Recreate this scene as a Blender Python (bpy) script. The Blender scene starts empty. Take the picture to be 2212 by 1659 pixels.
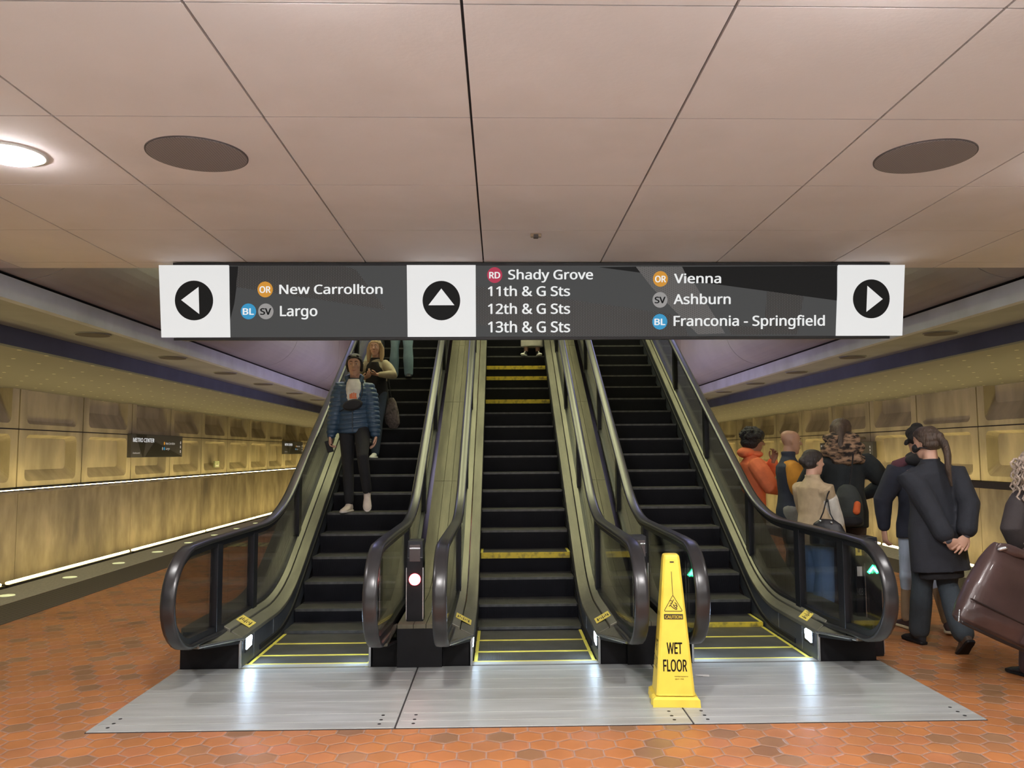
import bpy, bmesh, math, random
import numpy as np
from mathutils import Vector, Matrix, Euler

random.seed(7)
scene = bpy.context.scene
COL = scene.collection
PI = math.pi

# ------------------------------------------------------------------ camera
PITCH, YAW, ROLL = .0843, .0251, -.0061
fw = Vector((math.sin(YAW)*math.cos(PITCH), math.cos(YAW)*math.cos(PITCH), math.sin(PITCH)))
r0 = Vector((math.cos(YAW), -math.sin(YAW), 0)); u0 = r0.cross(fw)
rt = math.cos(ROLL)*r0 + math.sin(ROLL)*u0
up = -math.sin(ROLL)*r0 + math.cos(ROLL)*u0
cd = bpy.data.cameras.new('camera'); cam = bpy.data.objects.new('camera', cd); COL.objects.link(cam)
cam.matrix_world = Matrix(((rt.x, up.x, -fw.x, 0), (rt.y, up.y, -fw.y, 0), (rt.z, up.z, -fw.z, 1.6), (0, 0, 0, 1)))
cd.sensor_width = 36; cd.lens = 1755/2212*36; cd.shift_x = -16.56/2212
cd.clip_start = .05; cd.clip_end = 200
scene.camera = cam

# ------------------------------------------------------------------ world, exposure
w = bpy.data.worlds.new('world'); scene.world = w; w.use_nodes = True
w.node_tree.nodes['Background'].inputs[0].default_value = (.75, .8, 1, 1)
w.node_tree.nodes['Background'].inputs[1].default_value = .02
vs = scene.view_settings
vs.view_transform = 'Standard'; vs.look = 'None'; vs.exposure = 0.0; vs.gamma = 1; vs.use_curve_mapping = False
try:
    scene.cycles.use_denoising = True
    scene.cycles.max_bounces = 8; scene.cycles.diffuse_bounces = 4; scene.cycles.glossy_bounces = 4
    scene.cycles.transparent_max_bounces = 12; scene.cycles.sample_clamp_indirect = 6
    scene.cycles.caustics_reflective = False; scene.cycles.caustics_refractive = False
except Exception:
    pass

# lamp strengths (all of these are emitting faces of lamp fixtures built below, some of them added)
E_DOWN = 118     # round ceiling downlights
E_TRACK = 23    # strip lamps in the track troughs
E_SKIRT = 85     # white lamps in the escalator skirts
E_WELL = 11      # lamps high in the escalator well
E_WASH = 9  # tinted lamps added high in the well to wash the vault
E_BOX = 6        # added bluish light boxes under the escalators, unseen
E_MID = 5
E_SHELF = 54     # strip lights on the wall shelves
#      # added strip lamps between the rails, unseen
E_EDGE = 5       # added warm strips under the platform edges, unseen

# ------------------------------------------------------------------ materials
def lin(c):
    return tuple(((v/255)/12.92 if v/255 <= .04045 else ((v/255+.055)/1.055)**2.4) for v in c)

def mat(name, base, rough=.6, metal=0., var=0., scale=3., stretch=(1, 1, 1), bump=0., bscale=None, bstretch=None,
        spec=.5, emit=None, estr=0., stain=None, stain_scale=1.5, stain_amt=.5, coat=0.):
    m = bpy.data.materials.new(name); m.use_nodes = True
    nt = m.node_tree; N = nt.nodes; L = nt.links
    p = N['Principled BSDF']
    p.inputs['Base Color'].default_value = (*base, 1)
    p.inputs['Roughness'].default_value = rough; p.inputs['Metallic'].default_value = metal
    p.inputs['Specular IOR Level'].default_value = spec
    if coat: p.inputs['Coat Weight'].default_value = coat
    if emit:
        p.inputs['Emission Color'].default_value = (*emit, 1); p.inputs['Emission Strength'].default_value = estr
    def noise(sc, st, det=5):
        tc = N.new('ShaderNodeTexCoord'); mp = N.new('ShaderNodeMapping'); mp.inputs['Scale'].default_value = st
        nz = N.new('ShaderNodeTexNoise'); nz.inputs['Scale'].default_value = sc; nz.inputs['Detail'].default_value = det
        L.new(tc.outputs['Object'], mp.inputs['Vector']); L.new(mp.outputs['Vector'], nz.inputs['Vector'])
        return nz
    if var:
        nz = noise(scale, stretch); cr = N.new('ShaderNodeValToRGB')
        cr.color_ramp.elements[0].position = .3; cr.color_ramp.elements[1].position = .7
        cr.color_ramp.elements[0].color = (*[v*(1-var) for v in base], 1)
        cr.color_ramp.elements[1].color = (*[min(1, v*(1+var)) for v in base], 1)
        L.new(nz.outputs['Fac'], cr.inputs['Fac']); out = cr.outputs['Color']
        if stain:
            nz2 = noise(stain_scale, stretch, 6); c2 = N.new('ShaderNodeValToRGB')
            c2.color_ramp.elements[0].position = .5; c2.color_ramp.elements[1].position = .72
            c2.color_ramp.elements[0].color = (0, 0, 0, 1); c2.color_ramp.elements[1].color = (stain_amt,)*3 + (1,)
            L.new(nz2.outputs['Fac'], c2.inputs['Fac'])
            mx = N.new('ShaderNodeMix'); mx.data_type = 'RGBA'
            L.new(c2.outputs['Color'], mx.inputs['Factor']); L.new(out, mx.inputs['A']); mx.inputs['B'].default_value = (*stain, 1)
            out = mx.outputs['Result']
        L.new(out, p.inputs['Base Color'])
    if bump:
        nz = noise(bscale or scale*4, bstretch or stretch); b = N.new('ShaderNodeBump'); b.inputs['Strength'].default_value = bump
        b.inputs['Distance'].default_value = .02
        L.new(nz.outputs['Fac'], b.inputs['Height']); L.new(b.outputs['Normal'], p.inputs['Normal'])
    return m

def emis(name, col, strength):
    m = bpy.data.materials.new(name); m.use_nodes = True
    N = m.node_tree.nodes; N.clear()
    e = N.new('ShaderNodeEmission'); e.inputs[0].default_value = (*col, 1); e.inputs[1].default_value = strength
    o = N.new('ShaderNodeOutputMaterial'); m.node_tree.links.new(e.outputs[0], o.inputs[0])
    return m

def glass(name, tint, refl=.5):
    m = bpy.data.materials.new(name); m.use_nodes = True
    N = m.node_tree.nodes; L = m.node_tree.links; N.clear()
    t = N.new('ShaderNodeBsdfTransparent'); t.inputs[0].default_value = (*tint, 1)
    g = N.new('ShaderNodeBsdfGlossy'); g.inputs['Roughness'].default_value = .04
    f = N.new('ShaderNodeFresnel'); f.inputs[0].default_value = 1.5
    mu = N.new('ShaderNodeMath'); mu.operation = 'MULTIPLY'; mu.inputs[1].default_value = refl
    mx = N.new('ShaderNodeMixShader'); o = N.new('ShaderNodeOutputMaterial')
    L.new(f.outputs[0], mu.inputs[0]); L.new(mu.outputs[0], mx.inputs[0]); L.new(t.outputs[0], mx.inputs[1]); L.new(g.outputs[0], mx.inputs[2])
    L.new(mx.outputs[0], o.inputs[0])
    return m

def hex_mat():
    # terracotta hexagonal pavers: procedural hexagon cells, one tone per tile, recessed mortar
    m = bpy.data.materials.new('hex_pavers'); m.use_nodes = True
    nt = m.node_tree; N = nt.nodes; L = nt.links; p = N['Principled BSDF']
    def vm(op, a, b=None):
        n = N.new('ShaderNodeVectorMath'); n.operation = op
        for i, v in enumerate((a, b)):
            if v is None: continue
            if isinstance(v, tuple): n.inputs[i].default_value = v
            else: L.new(v, n.inputs[i])
        return n.outputs['Value'] if op in ('DOT_PRODUCT', 'LENGTH') else n.outputs['Vector']
    def ma(op, a, b=None):
        n = N.new('ShaderNodeMath'); n.operation = op
        for i, v in enumerate((a, b)):
            if v is None: continue
            if isinstance(v, (int, float)): n.inputs[i].default_value = v
            else: L.new(v, n.inputs[i])
        return n.outputs[0]
    tc = N.new('ShaderNodeTexCoord')
    mp = N.new('ShaderNodeMapping'); mp.inputs['Scale'].default_value = (1/.158, 1/.158, 0); mp.inputs['Location'].default_value = (500, 500, 0)
    L.new(tc.outputs['Object'], mp.inputs['Vector'])
    wz = N.new('ShaderNodeTexNoise'); wz.inputs['Scale'].default_value = 1.3; L.new(tc.outputs['Object'], wz.inputs['Vector'])
    wob = vm('SCALE', vm('SUBTRACT', wz.outputs['Color'], (.5, .5, .5))); wob.node.inputs['Scale'].default_value = .12
    P = vm('MULTIPLY', vm('ADD', mp.outputs['Vector'], wob), (1, 1, 0))
    R = (1, 1.7320508, 1); H = (.5, .8660254, 0)
    a = vm('MULTIPLY', vm('SUBTRACT', vm('MODULO', P, R), H), (1, 1, 0))
    b = vm('MULTIPLY', vm('SUBTRACT', vm('MODULO', vm('SUBTRACT', P, H), R), H), (1, 1, 0))
    lt = ma('LESS_THAN', vm('DOT_PRODUCT', a, a), vm('DOT_PRODUCT', b, b))
    mx = N.new('ShaderNodeMix'); mx.data_type = 'VECTOR'; L.new(lt, mx.inputs['Factor']); L.new(b, mx.inputs['A']); L.new(a, mx.inputs['B'])
    gv = mx.outputs['Result']
    ab = vm('ABSOLUTE', gv)
    sx = N.new('ShaderNodeSeparateXYZ'); L.new(ab, sx.inputs[0])
    d = ma('MAXIMUM', vm('DOT_PRODUCT', ab, (.5, .8660254, 0)), sx.outputs['X'])   # 0 centre .. .5 edge
    cid = vm('SUBTRACT', P, gv)
    wn = N.new('ShaderNodeTexWhiteNoise'); wn.noise_dimensions = '3D'
    L.new(vm('SNAP', vm('ADD', cid, (.01, .01, 0)), (.25, .25, 1)), wn.inputs['Vector'])
    cr = N.new('ShaderNodeValToRGB'); e = cr.color_ramp.elements
    e[0].position = 0; e[0].color = (.27, .130, .060, 1); e[1].position = 1; e[1].color = (.45, .175, .078, 1)
    for pos, c in ((.12, (.30, .165, .088)), (.2, (.42, .168, .060)), (.55, (.47, .182, .062)), (.8, (.41, .172, .065))):
        k = e.new(pos); k.color = (*c, 1)
    L.new(wn.outputs['Value'], cr.inputs['Fac'])
    nz = N.new('ShaderNodeTexNoise'); nz.inputs['Scale'].default_value = 2.2; nz.inputs['Detail'].default_value = 6; L.new(tc.outputs['Object'], nz.inputs['Vector'])
    m1 = N.new('ShaderNodeMix'); m1.data_type = 'RGBA'; m1.blend_type = 'MULTIPLY'; m1.inputs['Factor'].default_value = .55
    cr2 = N.new('ShaderNodeValToRGB'); cr2.color_ramp.elements[0].position = .3; cr2.color_ramp.elements[0].color = (.55, .5, .48, 1)
    cr2.color_ramp.elements[1].position = .65; cr2.color_ramp.elements[1].color = (1, 1, 1, 1)
    L.new(nz.outputs['Fac'], cr2.inputs['Fac']); L.new(cr.outputs['Color'], m1.inputs['A']); L.new(cr2.outputs['Color'], m1.inputs['B'])
    edge = N.new('ShaderNodeMapRange'); edge.inputs['From Min'].default_value = .462; edge.inputs['From Max'].default_value = .482
    L.new(d, edge.inputs['Value'])
    m2 = N.new('ShaderNodeMix'); m2.data_type = 'RGBA'; L.new(edge.outputs['Result'], m2.inputs['Factor'])
    L.new(m1.outputs['Result'], m2.inputs['A']); m2.inputs['B'].default_value = (.30, .185, .14, 1)
    L.new(m2.outputs['Result'], p.inputs['Base Color'])
    rr = N.new('ShaderNodeMapRange'); rr.inputs['To Min'].default_value = .42; rr.inputs['To Max'].default_value = .9
    L.new(edge.outputs['Result'], rr.inputs['Value']); L.new(rr.outputs['Result'], p.inputs['Roughness'])
    hgt = N.new('ShaderNodeMapRange'); hgt.inputs['From Min'].default_value = .40; hgt.inputs['From Max'].default_value = .49
    hgt.inputs['To Min'].default_value = 1; hgt.inputs['To Max'].default_value = 0; L.new(d, hgt.inputs['Value'])
    bp = N.new('ShaderNodeBump'); bp.inputs['Strength'].default_value = .6; bp.inputs['Distance'].default_value = .006
    L.new(hgt.outputs['Result'], bp.inputs['Height']); L.new(bp.outputs['Normal'], p.inputs['Normal'])
    return m

def dots_mat(name, base, dot, pitch=(1, 1), r=.1, rough=.7, emit=0., plane='XY', stag=False, bump=0.):
    m = bpy.data.materials.new(name); m.use_nodes = True
    nt = m.node_tree; N = nt.nodes; L = nt.links; p = N['Principled BSDF']
    tc = N.new('ShaderNodeTexCoord'); sp = N.new('ShaderNodeSeparateXYZ'); L.new(tc.outputs['Object'], sp.inputs[0])
    def ma(op, a, b=0.):
        n = N.new('ShaderNodeMath'); n.operation = op
        for i, v in enumerate((a, b)):
            if isinstance(v, (int, float)): n.inputs[i].default_value = v
            else: L.new(v, n.inputs[i])
        return n.outputs[0]
    a = ma('DIVIDE', ma('ADD', sp.outputs[plane[0]], 100), pitch[0]); b = ma('DIVIDE', ma('ADD', sp.outputs[plane[1]], 100), pitch[1])
    if stag: b = ma('ADD', b, ma('MULTIPLY', ma('FLOOR', a), .5))
    fa = ma('MULTIPLY', ma('SUBTRACT', ma('FRACT', a), .5), pitch[0]); fb = ma('MULTIPLY', ma('SUBTRACT', ma('FRACT', b), .5), pitch[1])
    d = ma('SQRT', ma('ADD', ma('MULTIPLY', fa, fa), ma('MULTIPLY', fb, fb)))
    f = ma('LESS_THAN', d, r)
    mx = N.new('ShaderNodeMix'); mx.data_type = 'RGBA'; L.new(f, mx.inputs['Factor'])
    mx.inputs['A'].default_value = (*base, 1); mx.inputs['B'].default_value = (*dot, 1)
    L.new(mx.outputs['Result'], p.inputs['Base Color']); p.inputs['Roughness'].default_value = rough
    if emit:
        L.new(mx.outputs['Result'], p.inputs['Emission Color']); p.inputs['Emission Strength'].default_value = emit
        p.inputs['Base Color'].default_value = (.02, .02, .02, 1)
    if bump:
        bp = N.new('ShaderNodeBump'); bp.inputs['Strength'].default_value = bump; bp.inputs['Distance'].default_value = .01
        L.new(f, bp.inputs['Height']); L.new(bp.outputs['Normal'], p.inputs['Normal'])
    return m

def groove_mat(name, base, rough, metal, freq, axis, depth=.5, var=.2):
    # fine parallel grooves running along the other axis
    m = mat(name, base, rough, metal, var=var, scale=6)
    N = m.node_tree.nodes; L = m.node_tree.links; p = N['Principled BSDF']
    tc = N.new('ShaderNodeTexCoord'); wv = N.new('ShaderNodeTexWave'); wv.bands_direction = axis; wv.inputs['Scale'].default_value = freq
    L.new(tc.outputs['Object'], wv.inputs['Vector'])
    b = N.new('ShaderNodeBump'); b.inputs['Strength'].default_value = depth; b.inputs['Distance'].default_value = .006
    L.new(wv.outputs['Fac'], b.inputs['Height']); L.new(b.outputs['Normal'], p.inputs['Normal'])
    return m

M = {}
M['hex'] = hex_mat()
M['bounce_pale'] = mat('bounce_floor', (.62, .62, .60), .5, var=.06, scale=6)
M['granite'] = mat('granite', (.36, .33, .28), .55, var=.2, scale=30)
M['bump_tile'] = dots_mat('bumpy_warning_tile', (.060, .048, .036), (.10, .082, .062), (.07, .07), .022, .7, bump=.8)
M['ceil'] = mat('ceiling_panel', (.74, .675, .68), .75, var=.045, scale=1.2, stain=(.56, .49, .46), stain_scale=1.1, stain_amt=.35, bump=.05, bscale=40)
M['gap'] = mat('dark_gap', (.03, .026, .028), .9)
M['concrete'] = mat('wall_concrete', (.43, .375, .245), .85, var=.22, scale=2.2, stretch=(1, 1, .35), stain=(.20, .175, .13), stain_scale=.8, stain_amt=.7, bump=.35, bscale=14, bstretch=(1, 1, .3))
M['concrete_low'] = mat('wall_concrete_streaked', (.39, .34, .225), .85, var=.24, scale=2.4, stretch=(1.2, 1.2, .5), stain=(.15, .13, .10), stain_scale=.9, stain_amt=.85, bump=.4, bscale=14, bstretch=(1, 1, .2))
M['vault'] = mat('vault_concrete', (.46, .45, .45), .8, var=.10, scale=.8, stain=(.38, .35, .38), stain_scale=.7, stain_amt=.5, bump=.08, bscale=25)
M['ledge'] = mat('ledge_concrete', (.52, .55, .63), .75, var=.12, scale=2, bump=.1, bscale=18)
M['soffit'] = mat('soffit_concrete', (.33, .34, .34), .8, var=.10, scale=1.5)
M['band'] = mat('navy_band', (.075, .088, .135), .7, var=.15, scale=2)
M['perf'] = dots_mat('perforated_ceiling', (.20, .19, .165), (.80, .74, .55), (.62, .62), .028, .7, stag=True)
M['disc'] = mat('grille_dark', (.085, .07, .07), .8)
M['speaker'] = dots_mat('speaker_grille', (.235, .20, .205), (.13, .11, .115), (.016, .016), .005, .7, stag=True)
M['plate'] = mat('landing_plate_metal', (.40, .415, .41), .36, metal=.12, var=.14, scale=3, stretch=(.6, 5, 1), stain=(.29, .285, .265), stain_scale=1.2, stain_amt=.6, bump=.12, bscale=24, bstretch=(.4, 8, 1))
M['plate_ridge'] = mat('landing_plate_ridge', (.75, .76, .75), .35, metal=.7)
M['black'] = mat('black_plastic', (.009, .009, .011), .55, spec=.25, var=.2, scale=5)
M['blackmetal'] = mat('black_metal', (.014, .015, .019), .35, metal=.25, spec=.35, var=.2, scale=5)
M['rubber'] = mat('handrail_rubber', (.020, .020, .022), .30, spec=.6, var=.25, scale=4, stretch=(1, .4, .4))
M['deck'] = mat('balustrade_metal', (.185, .178, .142), .45, metal=.55, var=.22, scale=2.5, stretch=(2, .5, .5), stain=(.16, .155, .13), stain_scale=2.0, stain_amt=.6, bump=.08, bscale=20)
M['deck2'] = mat('balustrade_metal_dull', (.150, .144, .112), .5, metal=.5, var=.25, scale=3, stretch=(3, .6, .6), stain=(.13, .125, .105), stain_scale=2.4, stain_amt=.6, bump=.08, bscale=20)
M['deck3'] = mat('outer_cladding_metal', (.10, .098, .078), .55, metal=.3, var=.25, scale=2.5)
M['plank'] = mat('deck_planks', (.165, .15, .105), .5, metal=.35, var=.22, scale=3, stretch=(4, .5, .5), stain=(.08, .072, .05), stain_scale=2.2, stain_amt=.6, bump=.08, bscale=20)
M['skirt'] = mat('skirt_metal', (.06, .068, .085), .42, metal=.35, var=.25, scale=3)
M['trim'] = mat('bright_trim', (.55, .58, .62), .25, metal=.9)
M['tread'] = groove_mat('step_tread', (.105, .103, .10), .45, .4, 52, 'X', .6)
M['riser'] = groove_mat('step_riser', (.010, .010, .014), .5, .2, 52, 'X', .4)  # near black, the shade on the risers is in this colour
M['nosing'] = mat('step_nosing_worn', (.078, .078, .076), .5, metal=.3, var=.3, scale=12)
M['yellow'] = mat('safety_yellow', (.62, .47, .035), .55, var=.18, scale=9, stain=(.10, .08, .03), stain_scale=14, stain_amt=.8)
M['yellow_line'] = mat('comb_yellow', (.70, .62, .10), .5)
M['glass'] = glass('balustrade_glass', (.93, .94, .93), .6)
M['lamp_white'] = emis('skirt_lamp_light', (.58, .78, 1.0), E_SKIRT)
M['down'] = emis('downlight_light', (1.0, .965, .95), E_DOWN)
M['down_key'] = emis('downlight_light_bright', (1.0, .965, .95), E_DOWN*4.2)
M['track'] = emis('track_light', (1.0, .75, .30), E_TRACK)
M['mid'] = emis('added_mid_light', (1.0, .77, .36), E_MID)
M['box_blue'] = emis('added_box_light', (.78, .70, 1.0), E_BOX)
M['shelf'] = emis('shelf_light', (1.0, .79, .33), E_SHELF)
M['under'] = emis('added_edge_strip_light', (1.0, .80, .40), E_EDGE)
M['edge_lens'] = mat('edge_light_lens', (.6, .6, .4), .3, emit=(.80, .85, .42), estr=.75)
M['cone'] = mat('cone_yellow', (.86, .665, .085), .42, var=.05, scale=5, stain=(.5, .35, .05), stain_scale=5, stain_amt=.35)
M['print'] = mat('black_print', (.025, .018, .010), .6)
M['white'] = mat('white_paint', (.75, .75, .73), .5)
M['wall_white'] = mat('wall_sign_white', (.6, .6, .6), .5, emit=(1, 1, 1), estr=.38)  # lettering glows by itself to stand out on the dim wall
M['white_lit'] = mat('sign_white_lit', (.25, .25, .25), .5, spec=.2, emit=(.98, 1, 1), estr=.66)
M['sign_grey'] = mat('sign_face_grey', (.012, .012, .012), .6, spec=.1, emit=(.98, 1, 1), estr=.061)
M['sign_dark'] = mat('sign_face_dark', (.004, .004, .004), .6, spec=.1, emit=(1, 1, 1), estr=.0115)
M['halftone'] = dots_mat('sign_halftone', (.013, .013, .013), (.062, .062, .062), (.0155, .0155), .0042, .5, emit=1, plane='XZ', stag=True)
M['halftone2'] = dots_mat('sign_halftone_sparse', (.066, .066, .066), (.030, .030, .030), (.020, .020), .0040, .5, emit=1, plane='XZ', stag=True)
M['sign_black'] = mat('sign_case', (.008, .008, .011), .5)
for k, c in dict(orange=(209, 147, 46), blue=(43, 149, 200), silver=(150, 150, 150), red=(178, 42, 76)).items():
    l = lin(c); M['b_'+k] = mat('badge_'+k, tuple(v*.4 for v in l), .5, emit=l, estr=.72)
M['ink_dark'] = mat('sign_arrow_dark', (.004, .004, .004), .6, spec=.1, emit=(1, 1, 1), estr=.010)
M['red_lamp_glow'] = emis('red_lamp_glow', (1.0, .06, .07), 22)
M['red_core'] = emis('red_lamp_core', (1.0, .55, .5), 30)
M['green_lamp'] = emis('green_lamp', (.03, 1.0, .36), 16)
M['green_core'] = emis('green_lamp_core', (.45, 1.0, .8), 9)
M['sticker'] = mat('sticker_yellow', (.82, .66, .12), .5, var=.12, scale=30)
M['paper'] = mat('crumpled_paper', (.7, .7, .7), .8)
M['brass'] = mat('bracket_brass', (.30, .22, .15), .5, metal=.4)

# ------------------------------------------------------------------ mesh helpers
class MB:
    def __init__(s): s.v = []; s.f = []
    def add(s, vs, fs):
        n = len(s.v); s.v += [tuple(v) for v in vs]; s.f += [tuple(i+n for i in f) for f in fs]; return s
    def box(s, x0, x1, y0, y1, z0, z1):
        return s.add([(x0,y0,z0),(x1,y0,z0),(x1,y1,z0),(x0,y1,z0),(x0,y0,z1),(x1,y0,z1),(x1,y1,z1),(x0,y1,z1)],
                     [(0,3,2,1),(4,5,6,7),(0,1,5,4),(1,2,6,5),(2,3,7,6),(3,0,4,7)])
    def loft(s, rings, closed=True, caps=True):
        n = len(rings[0]); k = len(s.v)
        for r in rings: s.v += [tuple(p) for p in r]
        for i in range(len(rings)-1):
            for j in range(n if closed else n-1):
                a = k+i*n+j; b = k+i*n+(j+1) % n
                s.f.append((a, b, b+n, a+n))
        if caps and closed:
            s.f.append(tuple(k+j for j in reversed(range(n)))); s.f.append(tuple(k+(len(rings)-1)*n+j for j in range(n)))
        return s
    def prism(s, poly, d):
        d = Vector(d); n = len(poly)
        a = [Vector(p) for p in poly]
        return s.add(a+[p+d for p in a], [tuple(reversed(range(n))), tuple(range(n, 2*n))] + [(i, (i+1) % n, (i+1) % n+n, i+n) for i in range(n)])
    def cyl(s, c, r, h, n=32, axis='Z', r2=None):
        r2 = r if r2 is None else r2
        def P(a, rad, t):
            x, y = rad*math.cos(a), rad*math.sin(a)
            return {'Z': (c[0]+x, c[1]+y, c[2]+t), 'Y': (c[0]+x, c[1]+t, c[2]+y), 'X': (c[0]+t, c[1]+x, c[2]+y)}[axis]
        A = [2*PI*i/n for i in range(n)]
        return s.loft([[P(a, r, 0) for a in A], [P(a, r2, h) for a in A]])
    def tube(s, pts, r, n=10):
        return s.loft(tube_rings(pts, r, n))
    def build(s, name, m, parent=None, smooth=False, bevel=0., seg=2, solid=0., off=None):
        me = bpy.data.meshes.new(name); o = Vector((0, 0, 0))
        if parent is not None and off is None: o = parent.location
        elif off is not None: o = Vector(off)
        me.from_pydata([(v[0]-o.x, v[1]-o.y, v[2]-o.z) for v in s.v], [], s.f)
        bm = bmesh.new(); bm.from_mesh(me); bmesh.ops.recalc_face_normals(bm, faces=bm.faces); bm.to_mesh(me); bm.free()
        me.materials.append(m)
        ob = bpy.data.objects.new(name, me); COL.objects.link(ob)
        if parent is not None: ob.parent = parent
        if off is not None and parent is None: ob.location = o
        if solid:
            md = ob.modifiers.new('solid', 'SOLIDIFY'); md.thickness = solid; md.offset = 0
        if bevel:
            md = ob.modifiers.new('bevel', 'BEVEL'); md.width = bevel; md.segments = seg; md.limit_method = 'ANGLE'
        if smooth: me.polygons.foreach_set('use_smooth', [True]*len(me.polygons))
        return ob

def tube_rings(pts, r, n=10, up_hint=None):
    pts = [Vector(p) for p in pts]
    if not isinstance(r, (list, tuple)): r = [r]*len(pts)
    rings = []; u = None
    for i, p in enumerate(pts):
        t = (pts[min(i+1, len(pts)-1)]-pts[max(i-1, 0)]).normalized()
        if u is None:
            h = Vector(up_hint) if up_hint else (Vector((0, 1, 0)) if abs(t.y) < .9 else Vector((1, 0, 0)))
            u = (h-t*h.dot(t)).normalized()
        else: u = (u-t*u.dot(t)).normalized()
        wv = t.cross(u)
        ra, rb = r[i] if isinstance(r[i], (list, tuple)) else (r[i], r[i])
        rings.append([p+u*ra*math.cos(2*PI*k/n)+wv*rb*math.sin(2*PI*k/n) for k in range(n)])
    return rings

def empty(name, loc=(0, 0, 0), rz=0., label=None, cat=None, group=None):
    o = bpy.data.objects.new(name, None); COL.objects.link(o); o.empty_display_size = .1
    o.location = loc; o.rotation_euler = (0, 0, rz)
    return tag(o, label, cat, group)
def tag(o, label=None, cat=None, group=None, kind=None):
    if label: o['label'] = label
    if cat: o['category'] = cat
    if group: o['group'] = group
    if kind: o['kind'] = kind
    return o
def struct(o): o['kind'] = 'structure'; return o
def copy_tree(o, parent=None):
    c = o.copy(); COL.objects.link(c)
    if parent is not None: c.parent = parent
    for ch in list(o.children): copy_tree(ch, c)
    return c

FONT = None; CAPH = .727; CAP_OK = False
try:
    import os
    FONT = bpy.data.fonts.load(os.path.join(bpy.utils.system_resource('DATAFILES'), 'fonts', 'NotoSansMath-Regular.woff2'))   # one of Blender's own interface fonts
    CAPH = .714
except Exception:
    FONT = None
def text_mesh(body, bold=.0, ext=.002):
    cu = bpy.data.curves.new('lettering', 'FONT'); cu.body = body
    if FONT: cu.font = FONT
    cu.size = 1; cu.offset = bold; cu.extrude = 0; cu.resolution_u = 4
    o = bpy.data.objects.new('lettering', cu); COL.objects.link(o)
    dg = bpy.context.evaluated_depsgraph_get(); dg.update()
    me = bpy.data.meshes.new_from_object(o.evaluated_get(dg))
    COL.objects.unlink(o); bpy.data.objects.remove(o); bpy.data.curves.remove(cu)
    v = np.zeros(len(me.vertices)*3); me.vertices.foreach_get('co', v)
    f = [tuple(p.vertices) for p in me.polygons]; bpy.data.meshes.remove(me)
    return v.reshape(-1, 3), f
def lettering(name, body, m, parent, frame, x0, x1, zb, cap, bold=.012, lift=.003):
    """flat letters; frame(u, w, lift) maps text coordinates onto the face they stand on"""
    global CAPH, CAP_OK
    if not CAP_OK: CAPH = float(text_mesh('H')[0][:, 1].max()); CAP_OK = True
    v, f = text_mesh(body, 0.)
    a, b = v[:, 0].min()-bold, v[:, 0].max()+bold; sx = (x1-x0)/(b-a); sz = cap/(CAPH+bold)
    mb = MB()
    for dx, dz in ((0, 0), (bold, 0), (-bold, 0), (0, bold*.6), (0, -bold*.6), (bold*.7, bold*.45), (-bold*.7, -bold*.45)) if bold else ((0, 0),):   # heavier strokes
        mb.add([frame(x0+(p[0]+dx-a)*sx, zb+(p[1]+dz)*sz, lift) for p in v], f)
    ob = mb.build(name, m, parent, off=(0, 0, 0))
    return ob
# ================================================================== the setting
YN, YF = -7.0, 66.0           # near and far end of the hall
PL, PR = -5.97, 6.46          # platform edges
WL, WR = -9.6, 10.1           # side walls
LL, LR = -4.86, 5.46          # ledges either side of the escalator well
BL, BR = -5.90, 6.40          # navy bands
CZ, LZ, SZ, PZ = 3.40, 3.374, 3.15, 2.93
CE = 7.82                     # front edge of the panelled ceiling
T30 = math.tan(PI/6)

fl_ = MB()
for q in ((PL, -2.402, 3.3, YF), (2.890, PR, 3.3, YF), (-2.402, 2.890, 3.3, 4.9), (-2.402, 2.890, 9.4, YF)): fl_.box(q[0], q[1], q[2], q[3], -.3, 0)
struct(fl_.build('floor', M['hex']))
struct(MB().box(-2.46, 2.95, 4.8, 9.5, -.9, -.6).build('floor_pit', M['gap']))
struct(MB().box(PL+1.3, PR-1.3, YN, 3.297, -.3, 0).build('floor_bounce', M['bounce_pale']))  # pale floor out of view, added to bounce light onto the ceiling
for a, b, nm in ((PL, PL+1.3, 'left'), (PR-1.3, PR, 'right')): struct(MB().box(a, b, YN, 3.297, -.3, 0).build('floor_edge_'+nm, M['hex']))
for sx, e, nm in ((1, PL, 'left'), (-1, PR, 'right')):
    a, b = sorted((e, e+sx*.62)); struct(MB().box(a, b, YN, YF, -.28, .004).build('trim_1' if sx > 0 else 'trim_2', M['granite'], bevel=.006))
    a, b = sorted((e+sx*.64, e+sx*1.24)); struct(MB().box(a, b, YN, YF, -.05, .005).build('trim_3' if sx > 0 else 'trim_4', M['bump_tile']))
    a, b = sorted((e-sx*.02, (WL if sx > 0 else WR)-sx*.3)); struct(MB().box(a, b, YN, YF, -1.45, -1.2).build('floor_trough_'+nm, M['gap']))
    a, b = sorted((e+sx*.15, e+sx*.02)); struct(MB().box(a, b, YN, YF, -1.25, -.02).build('trim_5' if sx > 0 else 'trim_6', M['gap']))

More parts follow.
